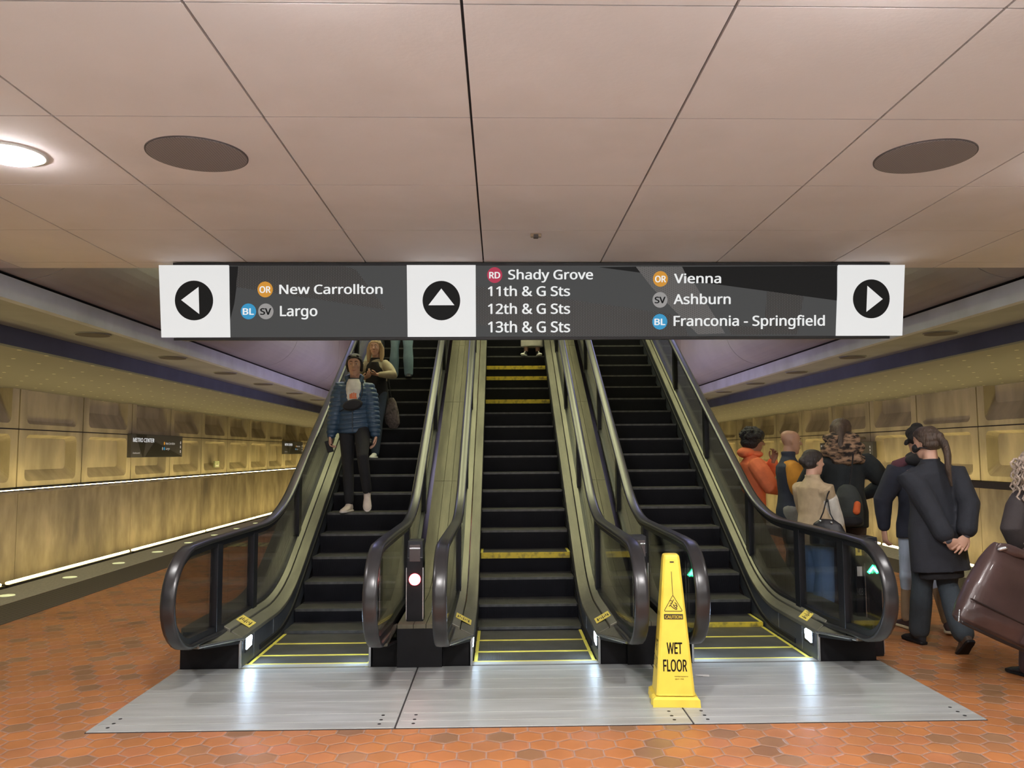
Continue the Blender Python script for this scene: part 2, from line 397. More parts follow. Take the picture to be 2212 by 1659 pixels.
# panelled ceiling: separate panels with dark joints below a backing board
S = 1.1113; X0 = -.1458; Y0 = 3.134
cb = MB()
xs = [LL] + [X0+k*S for k in range(-4, 5) if LL+.1 < X0+k*S < LR-.1] + [LR]
ys = [YN] + [Y0+k*S for k in range(-9, 6) if YN+.1 < Y0+k*S < CE-.1] + [CE]
for i in range(len(xs)-1):
    for j in range(len(ys)-1):
        cb.box(xs[i]+.0065, xs[i+1]-.0065, ys[j]+.0045, ys[j+1]-.0045, CZ, CZ+.03)
struct(cb.build('ceiling', M['ceil']))
struct(MB().box(LL-.3, LR+.3, YN, CE-.01, CZ+.022, CZ+.30).build('ceiling_backing', M['gap']))
struct(MB().box(LL-1.2, LR+1.2, CE-.25, CE, CZ+.02, 8.3).build('wall_well_front', M['vault']))

# side ceilings: ledge, soffit, navy band, perforated ceiling
for sx, l, b, wl, nm, k in ((-1, LL, BL, WL, 'left', 0), (1, LR, BR, WR, 'right', 1)):
    p = [(l, SZ), (l, LZ), (b-sx*-.3, LZ), (b-sx*-.3, SZ)]
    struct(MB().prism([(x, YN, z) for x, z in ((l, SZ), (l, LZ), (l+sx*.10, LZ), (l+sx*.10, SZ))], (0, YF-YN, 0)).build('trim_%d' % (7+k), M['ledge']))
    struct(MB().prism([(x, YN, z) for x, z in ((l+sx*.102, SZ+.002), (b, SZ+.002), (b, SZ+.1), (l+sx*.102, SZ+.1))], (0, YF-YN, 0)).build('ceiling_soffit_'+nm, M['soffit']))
    struct(MB().prism([(x, YN, z) for x, z in ((b, PZ), (b, SZ), (b+sx*.12, SZ), (b+sx*.12, PZ))], (0, YF-YN, 0)).build('trim_%d' % (9+k), M['band']))
    struct(MB().prism([(x, YN, z) for x, z in ((b+sx*.122, PZ+.002), (wl+sx*.5, PZ+.002), (wl+sx*.5, PZ+.12), (b+sx*.122, PZ+.12))], (0, YF-YN, 0)).build('ceiling_perforated_'+nm, M['perf']))
    # rounded edge of the escalator well, cast in segments with narrow joints
    prof = [(l+sx*.02, LZ+.035)]
    r = .72
    for i in range(0, 13):
        a = PI/2*i/12
        prof.append((l-sx*r*math.sin(a), LZ+.035+r*(1-math.cos(a))))
    prof += [(l-sx*r, 8.3), (l+sx*.25, 8.3), (l+sx*.25, LZ+.035)]
    vb = MB(); yj = [CE+.0]+[8.35+4.2*i for i in range(0, 14) if 8.35+4.2*i < YF]+[YF]
    for y0, y1 in zip(yj[:-1], yj[1:]):
        if y1-y0 > .05: vb.loft([[(x, y0+.010, z) for x, z in prof], [(x, y1-.010, z) for x, z in prof]])
    struct(vb.build('wall_well_'+nm, M['vault']))
    struct(MB().box(*sorted((l+sx*.02, l+sx*.28)), CE, YF, LZ+.03, 8.3).build('wall_well_backing_'+nm, M['gap']))
struct(MB().box(LL-1, LR+1, CE-.2, YF, 8.3, 8.5).build('ceiling_well', M['vault']))
struct(MB().box(LL+.7, LR-.7, 19.5, YF, 5.2, 5.5).build('floor_upper', M['hex']))
struct(MB().box(WL-.5, WR+.5, YF, YF+.3, -1.5, 8.5).build('wall_far', M['concrete']))
struct(MB().box(WL-.5, WR+.5, YN-.3, YN, -1.5, 4.0).build('wall_near', M['concrete']))

# coffered concrete side walls
def rrect(u0, u1, z0, z1, r, d, n=4):
    out = []
    for cx_, cz_, a0 in ((u1-r, z1-r, 0), (u0+r, z1-r, PI/2), (u0+r, z0+r, PI), (u1-r, z0+r, 1.5*PI)):
        for i in range(n+1):
            a = a0+PI/2*i/n; out.append((cx_+r*math.cos(a), cz_+r*math.sin(a), d))
    return out
def side_wall(nm, X, sgn, ph, zj, ztop, zled):
    mb = MB(); back = MB()
    def P(q): return (X-sgn*q[2], q[0], q[1])
    k = 0; u = ph-10*2.5
    while u < YF-2.5:
        for z0, z1, plain in ((zled+.05, zj-.012, False), (zj+.012, zj+1.16, (k % 7) == 3)):
            o = rrect(u+.020, u+2.480, z0, z1, .012, 0)
            dz = z1-z0; dep = .05 if plain else .21
            a = rrect(u+.26, u+2.24, z0+.10, z1-.09, .13, 0)
            b = rrect(u+.33, u+2.17, z0+.10+(.06 if plain else (.32 if z0 > zj else .20))*dz, z1-.15, .10, dep)
            rings = [[P(q) for q in o], [P(q) for q in a], [P(q) for q in b]]
            n = len(mb.v); mb.loft(rings, caps=False); m = len(o)
            mb.f.append(tuple(n+2*m+j for j in range(m)))
            back_o = [(q[0], q[1], .05) for q in o]
            mb.loft([[P(q) for q in o], [P(q) for q in back_o]], caps=False)
        u += 2.5; k += 1
    struct(mb.build('wall_'+nm, M['concrete']))
    a, b = sorted((X-sgn*.26, X-sgn*.46)); struct(MB().box(a, b, YN, YF, -1.5, ztop+.6).build('wall_backing_'+nm, M['gap']))
    a, b = sorted((X-sgn*.03, X-sgn*.035)); struct(MB().box(a, b, YN, YF, zj-.03, zj+.03).build('trim_joint_'+nm, M['gap']))
    lo = MB(); u = ph-10*2.5
    while u < YF-5:
        a, b = sorted((X+sgn*.04, X-sgn*.2)); lo.box(a, b, u+.008, u+4.992, -1.4, zled-.03); u += 5
    struct(lo.build('wall_lower_'+nm, M['concrete_low']))
    a, b = sorted((X+sgn*.50, X-sgn*.1)); struct(MB().box(a, b, YN, YF, zled-.05, zled).build('trim_shelf_'+nm, M['concrete_low'], bevel=.008))
side_wall('left', WL, 1, 16.49, 2.13, 2.97, .93)
side_wall('right', WR, -1, 16.93, 2.09, 2.97, .91)

struct(MB().box(WR-.52, WR-.50, YN, YF, .84, .97).build('trim_lip_right', M['gap']))
# strip lights along the outer edge of the wall shelves
def shelf_light(x, y, z, side):
    r = empty('shelf_light', (x, y, z), 0, 'thin warm strip light along the shelf of the %s wall' % side, 'strip light', 'shelf strip lights of the %s wall' % side)
    MB().box(x-.030, x+.030, y, y+4.96, z-.002, z+.018).build('channel', M['black'], r)
    MB().box(x-.011, x+.011, y+.01, y+4.95, z+.018, z+.029).build('diffuser', M['shelf'], r)
    return r
for x, z, sd in ((WL+.44, .93, 'left'), (WR-.44, .91, 'right')):
    r = shelf_light(x, 3.0, z, sd)
    for i in range(1, 11):
        c = copy_tree(r); c.location.y = 3.0+5.0*i
# strip lamps in the track troughs, five metres each
def track_lamp(x, y, sx, side):
    r = empty('trough_strip_lamp', (x, y, -.98), 0, 'long warm strip lamp in the %s track trough along the foot of the wall' % side, 'strip lamp', 'trough lamps along the %s wall' % side)
    MB().box(x-.07, x+.07, y, y+4.9, -1.2, -.70).build('housing', M['black'], r)
    MB().box(x-.026, x+.026, y+.03, y+4.87, -.70, -.655).build('diffuser', M['track'], r, bevel=.02)
    return r
for sx, x, sd in ((-1, -8.85, 'left'), (1, 9.35, 'right')):
    r = track_lamp(x, 0.0, sx, sd)
    for i in range(1, 11):
        c = copy_tree(r); c.location.y = 5.0*i

# unseen warm strips added under the platform edges to brighten the walls
def added_under_lamp(x, y, sx, side):
    r = empty('added_edge_strip', (x, y, -.42), 0, 'unseen warm light strip added under the lip of the %s platform edge' % side, 'strip lamp', 'added strips under the %s platform edge' % side)
    MB().box(*sorted((x, x-sx*.10)), y, y+4.9, -.50, -.34).build('housing', M['black'], r)
    MB().prism([(x+sx*.005, y+.02, -.35), (x+sx*.005, y+.02, -.48), (x+sx*.06, y+.02, -.44)], (0, 4.86, 0)).build('diffuser', M['under'], r)
    return r
for sx, x, sd in ((-1, PL-.16, 'left'), (1, PR+.16, 'right')):
    r = added_under_lamp(x, 3.0, sx, sd)
    for i in range(1, 11):
        c = copy_tree(r); c.location.y = 3.0+5.0*i
# unseen strip lamps added between the rails to light the walls from below
def added_mid_lamp(x, y, side):
    r = empty('added_track_bed_lamp', (x, y, -1.2), 0, 'unseen warm strip lamp added on the track bed in the %s trough' % side, 'strip lamp', 'added track bed lamps on the %s' % side)
    MB().box(x-.08, x+.08, y, y+4.9, -1.22, -.80).build('housing', M['black'], r)
    MB().box(x-.05, x+.05, y+.03, y+4.87, -.80, -.76).build('diffuser', M['mid'], r)
    return r
for x, sd in ((-7.95, 'left'), (8.45, 'right')):
    r = added_mid_lamp(x, 3.0, sd)
    for i in range(1, 11):
        c = copy_tree(r); c.location.y = 3.0+5.0*i
# unseen light boxes added under the escalators to tint ledge and vault bluish
def added_light_box(y0, y1, z1, label):
    r = empty('added_light_box', (.25, (y0+y1)/2, 0), 0, label, 'light box', 'added light boxes under the escalators')
    MB().box(-.05, .55, y0, y1, 0, z1+.06).build('box_body', M['blackmetal'], r)
    for xa, xb in ((-.062, -.05), (.55, .562)):
        MB().box(xa, xb, y0+.06, y1-.06, .45, z1).build('screen', M['box_blue'], r)  # plain glowing faces that throw bluish light sideways
added_light_box(13.2, 15.2, 1.55, 'blue light box added out of sight under the escalators')
added_light_box(17.5, 20.5, 2.3, 'blue light box added out of sight under the escalators')
# round lights in the platform edge
def edge_light(x, y, side):
    r = empty('platform_edge_light', (x, y, 0), 0, 'round pale green light set flush in the granite edge of the %s platform side' % side, 'edge light', 'platform edge lights on the %s' % side)
    MB().cyl((x, y, .0), .105, .007, 28).build('ring', M['granite'], r)
    MB().cyl((x, y, .0), .085, .011, 28).build('lens', M['edge_lens'], r)
    return r
e0 = edge_light(-5.64, 9.6, 'left')
for i in range(1, 8):
    c = copy_tree(e0); c.location.y = 9.6+1.37*i
e1 = edge_light(6.13, 9.6, 'right')
for i in range(1, 5):
    c = copy_tree(e1); c.location.y = 9.6+1.37*i

# round grilles in the soffits
def soffit_grille(x, y, side):
    r = empty('soffit_grille', (x, y, SZ), 0, 'round dark grille in the pale soffit strip on the %s of the escalators' % side, 'grille', 'round soffit grilles on the %s' % side)
    MB().cyl((x, y, SZ-.012), .215, .014, 40).build('rim', M['soffit'], r)
    MB().cyl((x, y, SZ-.016), .20, .012, 40).build('mesh_disc', M['disc'], r)
    return r
g0 = soffit_grille(-5.22, 10.48, 'left')
for y, x in ((13.05, -5.22), (15.55, -5.22), (18.05, -5.22), (20.8, -5.22), (23.4, -5.22)):
    c = copy_tree(g0); c.location = (x, y, SZ)
g1 = soffit_grille(5.86, 10.55, 'right')
for y in (13.25, 15.8, 18.4, 21.0, 23.6):
    c = copy_tree(g1); c.location.y = y

# ceiling speakers, downlights, small bracket
def ceiling_speaker(x, label):
    r = empty('ceiling_speaker', (x, 4.80, CZ), 0, label, 'ceiling speaker')
    MB().cyl((x, 4.80, CZ-.006), .292, .009, 64).build('rim', M['disc'], r)
    MB().cyl((x, 4.80, CZ-.009), .284, .008, 64).build('grille', M['speaker'], r)
ceiling_speaker(-1.81, 'large round dark grille in the ceiling panel beside the bright downlight')
ceiling_speaker(2.62, 'large round dark grille in the ceiling on the right')
def downlight(x, y, label, group=None):
    r = empty('ceiling_downlight', (x, y, CZ), 0, label, 'downlight', group)
    rg = MB(); n = 40
    rg.loft([[(x+rr*math.cos(2*PI*k/n), y+rr*math.sin(2*PI*k/n), zz) for k in range(n)] for rr, zz in ((.20, CZ+.002), (.20, CZ-.008), (.175, CZ-.010), (.165, CZ+.004))], caps=False).build('ring', M['white'], r, smooth=True)
    MB().loft([[(x+rr*math.cos(2*PI*k/n), y+rr*math.sin(2*PI*k/n), zz) for k in range(n)] for rr, zz in ((.166, CZ-.002), (.164, CZ-.012), (.150, CZ-.026), (.12, CZ-.037), (.07, CZ-.044), (.02, CZ-.046))]).build('lens', M['down'], r, smooth=True)
    return r
d0 = downlight(-2.92, 4.80, 'bright round downlight in the ceiling at the left edge of the view')
for x, y in [(3.74, 4.80)]+[(x_, y_) for y_, xs_ in ((2.58, (-.70, 1.52)), (.36, (-2.92, 3.74)), (-1.86, (-2.92, -.70, 1.52, 3.74)), (-4.08, (-2.92, -.70, 1.52, 3.74))) for x_ in xs_]:  # rows behind the camera added to light the pale floor
    c = copy_tree(d0); c.location = (x, y, CZ)
    if y == 2.58:
        for q in c.children:
            if q.name.startswith('lens'): q.data = q.data.copy(); q.data.materials[0] = M['down_key']
    c['label'] = 'round downlight in the panelled ceiling outside the view'; c['group'] = 'downlights of the panelled ceiling'
br = empty('ceiling_bracket', (.307, 6.58, CZ), 0, 'tiny brown metal bracket under a ceiling joint above the sign', 'bracket')
MB().box(.262, .352, 6.560, 6.60, CZ-.028, CZ+.004).build('clip', M['brass'], br, bevel=.006)
MB().box(.287, .327, 6.552, 6.61, CZ-.034, CZ-.008).build('tab', M['disc'], br, bevel=.003)

# lamps in the well above the escalators
def well_lamp(x, y, z, lx, ly, m, label):
    r = empty('well_lamp', (x, y, z), 0, label, 'lamp', 'lamps high in the escalator well')
    MB().box(x-lx/2-.03, x+lx/2+.03, y-ly/2-.03, y+ly/2+.03, z, z+.146).build('housing', M['white'], r)
    MB().box(x-lx/2, x+lx/2, y-ly/2, y+ly/2, z-.02, z+.01).build('diffuser', m, r)
M['well_warm'] = emis('well_lamp_warm', (.94, .94, .54), E_WELL)
M['well_cool'] = emis('well_lamp_cool', (.50, .50, 1.0), E_WASH)
M['well_pink'] = emis('well_lamp_pink', (1.0, .74, .62), E_WASH*.8)
for x in (-1.45, .265, 1.94):
    well_lamp(x, 12.0, 8.15, .8, 5.0, M['well_warm'], 'long lamp in the ceiling of the escalator well')
for x in (-3.75, 4.35):  # unseen tinted lamps, added to colour and brighten the vault
    well_lamp(x, 18.0, 8.15, .6, 4.0, M['well_cool'], 'added bluish lamp in the ceiling of the escalator well')
for x in (-3.2, 3.8):
    well_lamp(x, 10.6, 8.15, .5, 3.0, M['well_pink'], 'added pinkish lamp in the ceiling of the escalator well')
# lamps under the ceiling edge, behind the hanging sign, that light the comb plates
# landing plates: three sheets with raised ridges
def plate(x0, x1, label):
    r = empty('landing_plate', ((x0+x1)/2, 5.6, 0), 0, label, 'metal plate')
    MB().box(x0+.005, x1-.005, 4.905, 6.262, -.02, .008).build('sheet', M['plate'], r, bevel=.003)
    for y in (5.02, 5.17, 5.42, 5.66, 5.90, 6.12):
        MB().box(x0+.02, x1-.02, y-.0022, y+.0022, .004, .0095).build('ridge', M['plate_ridge'], r)
    for sx in (x0+.10, x1-.10):
        for y in (4.97, 5.045, 5.13):
            MB().cyl((sx, y, .004), .011, .005, 12).build('screw', M['black'], r)
plate(-2.402, -.617, 'left sheet of the grey metal landing plate before the escalators')
plate(-.617, 1.135, 'middle sheet of the grey metal landing plate before the escalators')
plate(1.135, 2.890, 'right sheet of the grey metal landing plate behind the yellow cone')
struct(MB().box(-2.402, 2.890, 4.9, 6.29, -.05, .003).build('trim_11', M['gap']))

# pale patterned strip on the floor left of the escalators
tag(MB().box(-4.75, -3.0, 14.45, 15.0, 0, .006).build('floor_marking', dots_mat('marking', (.50, .46, .20), (.16, .14, .08), (.16, .16), .05, .7, stag=True)),
    'pale yellow speckled strip on the tiled floor left of the escalators', 'floor marking')
# scrap of paper
pp = MB(); random.seed(3)
for k in range(5):
    a = random.random()*6; cxx, cyy = 1.445+.025*math.cos(a), 5.90+.012*math.sin(a)
    q = [(cxx+.035*math.cos(a+PI/2*i+random.random()*.5), cyy+.016*math.sin(a+PI/2*i), .0095+.006*random.random()) for i in range(4)]
    pp.add(q, [(0, 1, 2, 3)])
tag(pp.build('paper_scrap', M['paper'], solid=.001), 'scrap of crumpled white paper on the metal plate right of the cone', 'litter')
# ================================================================== escalators
def fil(Y, a, b, R):
    Yk = 7.6+(a-b)/T30; Lt = R*math.tan(PI/12)
    if Y < Yk-Lt: return a
    if Y > Yk+Lt*math.cos(PI/6): return T30*(Y-7.6)+b
    return a+R-math.sqrt(max(0, R*R-(Y-(Yk-Lt))**2))
def nose(Y): return fil(Y, 0, 0, 1.5)
def deck_in(Y): return fil(Y, .235, .20, 1.8)
def deck_gl(Y): return fil(Y, .325, .25, 1.8)
def deck_ex(Y): return fil(Y, .30, .10, 1.8)
def rail_z(Y): return fil(Y, 1.0, .88, 2.2)
YT = 17.2
def yrange(a, b, dense=(6.6, 9.0), st=.12, st2=.7):
    out = [a]; y = a
    while y < b-1e-6:
        y = min(b, y+(st if dense[0]-st < y < dense[1] else st2)); out.append(y)
    return out
def stepY(s):
    if s < 7.198: return s
    if s > 7.983: return 7.948+(s-7.983)*math.cos(PI/6)
    return 7.198+1.5*math.sin((s-7.198)/1.5)
NOSE_C, NOSE_Z, NR = 5.60, .65, .35

def rail_path():
    P = [(6.42, .255), (6.1, .275), (5.80, .297)]
    for i in range(1, 16):
        a = -PI/2-PI*i/16
        P.append((5.66+.42*math.cos(a), .65+.35*math.sin(a)))
    P += [(5.86, 1.0), (6.1, 1.0)]
    for y in yrange(6.4, YT, (7.0, 8.7)): P.append((y, rail_z(y)))
    return P
RP = rail_path()
def offset_path(P, d):
    out = []
    for i, (y, z) in enumerate(P):
        a, b = P[max(0, i-1)], P[min(len(P)-1, i+1)]
        ty, tz = b[0]-a[0], b[1]-a[1]; l = math.hypot(ty, tz)
        out.append((y+tz/l*d, z-ty/l*d))          # inward
    return out
def rail_loft(x, sec):
    rings = []
    offs = {}
    for xo, no in sec:
        offs.setdefault(no, offset_path(RP, no))
    for i in range(len(RP)):
        rings.append([(x+xo, offs[no][i][0], offs[no][i][1]) for xo, no in sec])
    return rings

step_meshes = {}
def make_step(parent, y, z, wide, kind, x):
    if kind not in step_meshes:
        b = MB(); hw = wide
        prof = [(0.004, -.004), (.0, -.018), (.006, -.05), (.03, -.14), (.05, -.215), (.07, -.215), (.07, -.035), (.402, -.035), (.402, 0.), (.012, 0.)]
        b.prism([(-hw, p[0], p[1]) for p in prof], (2*hw, 0, 0))
        s = b.build('step', M['riser']); me = s.data; me.materials.append(M['tread'])
        for pl in me.polygons:
            if pl.normal.z > .9: pl.material_index = 1
        n = MB()
        if kind == 'band': n.prism([(-hw+.01, -.004, -.055), (-hw+.01, -.004, .003), (-hw+.01, .020, .003), (-hw+.01, .020, -.02)], (2*hw-.02, 0, 0))
        elif kind == 'flat': n.box(-hw+.01, hw-.01, -.002, .030, -.01, .0025)
        else: n.prism([(-hw+.01, -.003, -.022), (-hw+.01, -.003, .002), (-hw+.01, .020, .0025), (-hw+.01, .020, -.01)], (2*hw-.02, 0, 0))
        no = n.build('nosing', M['yellow'] if kind == 'band' else (M['yellow_line'] if kind == 'flat' else M['nosing'])); no.parent = s
        sd = None
        if kind != 'worn':
            e = MB()
            for sg in (-1, 1): e.box(*sorted((sg*(hw-.004), sg*(hw-.030))), .03, .395, -.005, .0025)
            sd = e.build('side_line', M['yellow_line']); sd.parent = s
        step_meshes[kind] = s
    else:
        p = step_meshes[kind]; s = p.copy(); COL.objects.link(s)
        for ch in p.children:
            c = ch.copy(); COL.objects.link(c); c.parent = s
    s.parent = parent
    s.location = (x-parent.location.x, y-parent.location.y, z-parent.location.z)
    return s

def escalator(xc, hw, rl, rr_, phase, yellow, label, posts, outer, s0):
    root = empty('escalator', (xc, 6.39, 0), 0, label, 'escalator')
    # steps
    s = s0
    while True:
        y = stepY(s)
        if y > YT-.6: break
        z = nose(y)
        k = 'flat' if y < 7.35 else 'worn'
        if any(abs(y-q) < .12 for q in yellow): k = 'band'
        make_step(root, y, z, hw, k, xc); s += .4
    # comb
    cp = MB(); cp.box(xc-hw-.01, xc+hw+.01, 6.30, 6.385, -.03, .006); comb = cp.build('comb_plate', M['plate'], root)
    MB().box(xc-hw-.005, xc+hw+.005, 6.383, 6.402, -.02, .008).build('comb_edge', M['yellow_line'], root)
    cl = MB()
    for sg in (-1, 1): cl.box(*sorted((xc+sg*(hw-.006), xc+sg*(hw-.05))), 6.40, 7.05, -.035, .004)
    MB().box(xc-hw, xc+hw, 6.40, 6.9, -.06, -.04).build('comb_tray', M['tread'], root)
    for sg in (-1, 1):
        xr = xc+(rr_ if sg > 0 else rl)          # rail centre
        xs = xc+sg*(hw+.008)                     # skirt plane
        side = 'right' if sg > 0 else 'left'
        ys_ = yrange(6.27, YT)
        # skirt panel
        b = MB(); b.loft([[(xs, y, nose(y)-.14), (xs+sg*.012, y, nose(y)-.14), (xs+sg*.012, y, deck_in(y)), (xs, y, deck_in(y))] for y in ys_]); sk = b.build('skirt_panel', M['skirt'], root)
        g = MB()
        for yy in (6.60, 7.15): g.box(*sorted((xs-sg*.003, xs+sg*.004)), yy-.002, yy+.002, .02, deck_in(yy)-.004)
        gg = g.build('seam', M['trim'], root)
        gg.parent = sk; gg.matrix_parent_inverse = Matrix()
        # brush strip low along the skirt
        b = MB(); b.loft([[(xs-sg*.014, y, nose(y)+.035), (xs+sg*.002, y, nose(y)+.03), (xs+sg*.002, y, nose(y)+.075), (xs-sg*.010, y, nose(y)+.065)] for y in yrange(6.75, YT)]); b.build('skirt_brush', M['black'], root)
        # skirt lamp
        lp = MB(); lp.box(*sorted((xs-sg*.004, xs+sg*.006)), 6.37, 6.56, .095, .225); fr = lp.build('skirt_lamp', M['blackmetal'], root, bevel=.004)
        ld = MB(); ld.prism([(xs-sg*.007, 6.40, .115), (xs-sg*.007, 6.52, .125), (xs-sg*.007, 6.535, .19), (xs-sg*.007, 6.49, .21), (xs-sg*.007, 6.40, .205)], (sg*.006, 0, 0)); q = ld.build('lens', M['lamp_white'], root); q.parent = fr; q.matrix_parent_inverse = Matrix()
        # inner deck: two strips that rise from skirt to glass
        xm = xs+sg*(abs(xr-xs)*.52); xe = xr-sg*.012
        def strip(xa, fa, xb, fb, y0, y1, nm, mt):
            b = MB(); b.loft([[(xa, y, fa(y)-.03), (xa, y, fa(y)), (xb, y, fb(y)), (xb, y, fb(y)-.03)] for y in yrange(y0, y1)]); return b.build(nm, mt, root, bevel=.004)
        mid = lambda y: .48*deck_in(y)+.52*deck_gl(y)
        mid2 = lambda y: mid(y)+.012
        strip(xs-sg*.012, deck_in, xm-sg*.003, mid, 6.27, YT, 'inner_deck', M['deck2'])
        strip(xm+sg*.003, mid2, xe, deck_gl, 6.27, YT, 'deck_strip', M['deck'])
        # pointed front end of the deck under the newel
        b = MB(); xo = xr+sg*.05
        top = [(xs-sg*.012, 6.27, .235), (xo, 6.27, .325), (xo, 5.72, .305), (xr-sg*.03, 5.72, .300)]
        b.add([*top, *[(p[0], p[1], p[2]-.022) for p in top]], [(0, 1, 2, 3), (7, 6, 5, 4), (0, 3, 7, 4), (3, 2, 6, 7), (2, 1, 5, 6), (1, 0, 4, 5)])
        b.build('deck_tip', M['deck2'], root)
        b = MB(); b.tube([(xs-sg*.012, 6.268, .225), (xr-sg*.035, 5.715, .290)], .009, 8); b.build('deck_lip', M['trim'], root)
        # newel base box and bright corner trim
        xb = xc+sg*(outer if (outer and (sg < 0) == (xc < 0) and abs(xc) > 1) else abs(xr-xc)+.055)
        b = MB(); xq = xs+sg*.016; b.loft([[(xq, 6.285, 0), (xb, 6.285, 0), (xb, 6.285, .20), (xq, 6.285, .20)], [(xq, 7.3, 0), (xb, 7.3, 0), (xb, 7.3, .27), (xq, 7.3, .20)]]); b.build('newel_base', M['black'], root, bevel=.006)
        b = MB(); b.prism([(xr-sg*.05, 5.76, .285), (xr+sg*.05, 5.76, .285), (xb, 6.29, .20), (xs, 6.29, .20)], (0, .02, -.02)); b.build('newel_underside', M['black'], root)
        b = MB(); b.box(*sorted((xs-sg*.006, xs+sg*.012)), 6.262, 6.282, .008, .235); b.build('corner_trim', M['trim'], root, bevel=.003)
        # caution sticker
        ys0, ys1 = 6.52, 6.70
        f = lambda a, y: (xs+sg*(.005+a*abs(xr-xs)*.80), y, (1-(.005+a*.80))*deck_in(y)+(.005+a*.80)*deck_gl(y))
        q = [f(.08, ys0), f(.95, ys0), f(.95, ys1), f(.08, ys1)]
        b = MB(); b.prism([(p[0], p[1], p[2]+.012) for p in q], (0, 0, .003)); st = b.build('caution_sticker', M['sticker'], root)
        pk = MB()
        for a0, a1, y0, y1 in ((.18, .27, .25, .75), (.30, .36, .45, .65), (.40, .46, .3, .6), (.50, .56, .2, .85), (.60, .66, .3, .55), (.70, .76, .35, .8), (.79, .87, .2, .65)):
            yy0, yy1 = ys0+(ys1-ys0)*y0, ys0+(ys1-ys0)*y1
            q = [f(a0, yy0), f(a1, yy0), f(a1-.03, yy1), f(a0+.02, yy1)]
            pk.prism([(p[0], p[1], p[2]+.0152) for p in q], (0, 0, .001))
        pg = pk.build('pictogram', M['print'], root); pg.parent = st; pg.matrix_parent_inverse = Matrix()
        # handrail, its guide, glass
        sec = [(-.047, .012), (-.040, .003), (-.02, 0), (.02, 0), (.040, .003), (.047, .012), (.045, .030), (.026, .036), (-.026, .036), (-.045, .030)]
        MB().loft(rail_loft(xr, sec)).build('handrail', M['rubber'], root, smooth=True)
        MB().loft(rail_loft(xr, [(-.022, .034), (.022, .034), (.022, .075), (-.022, .075)])).build('handrail_guide', M['blackmetal'], root)
        gp = offset_path(RP, .07)
        top = [(y, z) for (y, z), (ry, rz) in zip(gp, RP) if rz >= .65 and ry > 5.9]
        gb = MB()
        for (ya, za), (yb, zb) in zip(top[:-1], top[1:]):
            gb.add([(xr, ya, deck_gl(ya)), (xr, yb, deck_gl(yb)), (xr, yb, zb), (xr, ya, za)], [(0, 1, 2, 3)])
        front = [(y, z) for (y, z), (ry, rz) in zip(gp, RP) if ry <= top[0][0]+1e-6 and (y, z) not in top[1:]]
        front = [p for p in front if p[0] <= top[0][0]]
        gb.add([(xr, y, z) for y, z in front]+[(xr, top[0][0], top[0][1]), (xr, top[0][0], deck_gl(top[0][0]))], [tuple(range(len(front)+2))])
        gb.build('glass_panel', M['glass'], root, solid=.010)
        b = MB(); b.loft([[(xr-.02, y, deck_gl(y)-.03), (xr+.02, y, deck_gl(y)-.03), (xr+.02, y, deck_gl(y)+.015), (xr-.02, y, deck_gl(y)+.015)] for y in yrange(5.74, YT)]); b.build('glass_shoe', M['blackmetal'], root)
        for y in posts[side]:
            MB().box(xr-.028, xr+.028, y-.055, y+.055, deck_gl(y)-.05, rail_z(y)-.055).build('balustrade_post', M['blackmetal'], root, bevel=.004)
    # outer cladding for the outermost sides
    if outer:
        sg = -1 if xc < 0 else 1
        xr = xc+(rr_ if sg > 0 else rl); xo = xc+sg*outer
        b = MB(); b.loft([[(xr+sg*.02, y, deck_ex(y)-.03), (xr+sg*.02, y, deck_ex(y)+.02), (xo, y, deck_ex(y)), (xo, y, deck_ex(y)-.03)] for y in yrange(6.3, YT)]); b.build('outer_deck', M['deck3'], root, bevel=.004)
        b = MB(); b.loft([[(xo-sg*.012, y, max(0., deck_ex(y)-1.6)), (xo, y, max(0., deck_ex(y)-1.6)), (xo, y, deck_ex(y)), (xo-sg*.012, y, deck_ex(y))] for y in yrange(6.3, YT)]); b.build('side_cladding', M['deck3'], root)
    b = MB(); b.loft([[(xc-hw-.1, y, max(0, nose(y)-1.5)), (xc+hw+.1, y, max(0, nose(y)-1.5)), (xc+hw+.1, y, nose(y)-.24), (xc-hw-.1, y, nose(y)-.24)] for y in yrange(7.9, YT)]); b.build('truss_casing', M['black'], root)
    return root

HW = .472
SC = 7.983+(10.651-7.948)/math.cos(PI/6)
def phase0(off):
    s = SC+off/math.cos(PI/6)
    while s > 6.50: s -= .4
    return s
XL, XC, XR = -1.462, .265, 1.940
escalator(XL, HW, -.628, .637, 0, [], 'left escalator, carrying people down towards the landing plate', dict(left=[6.14, 7.02, 8.54, 10.2, 11.9, 13.6], right=[7.3, 8.9, 10.5, 12.1, 13.7]), .935, phase0(-.035)-.0)
escalator(XC, HW, -.650, .640, 0, [12.73, 12.38, 11.69, 8.573], 'middle escalator with a few yellow banded step edges', dict(left=[7.6, 9.3, 11.0, 12.7, 14.4], right=[7.6, 9.3, 11.0, 12.7, 14.4]), 0, phase0(0))
escalator(XR, HW, -.645, .572, 0, [7.54], 'right escalator with empty steps beside the waiting people', dict(left=[7.3, 8.9, 10.5, 12.1, 13.7], right=[5.97, 6.85, 8.2, 9.85, 11.5, 13.2]), .930, phase0(.03))

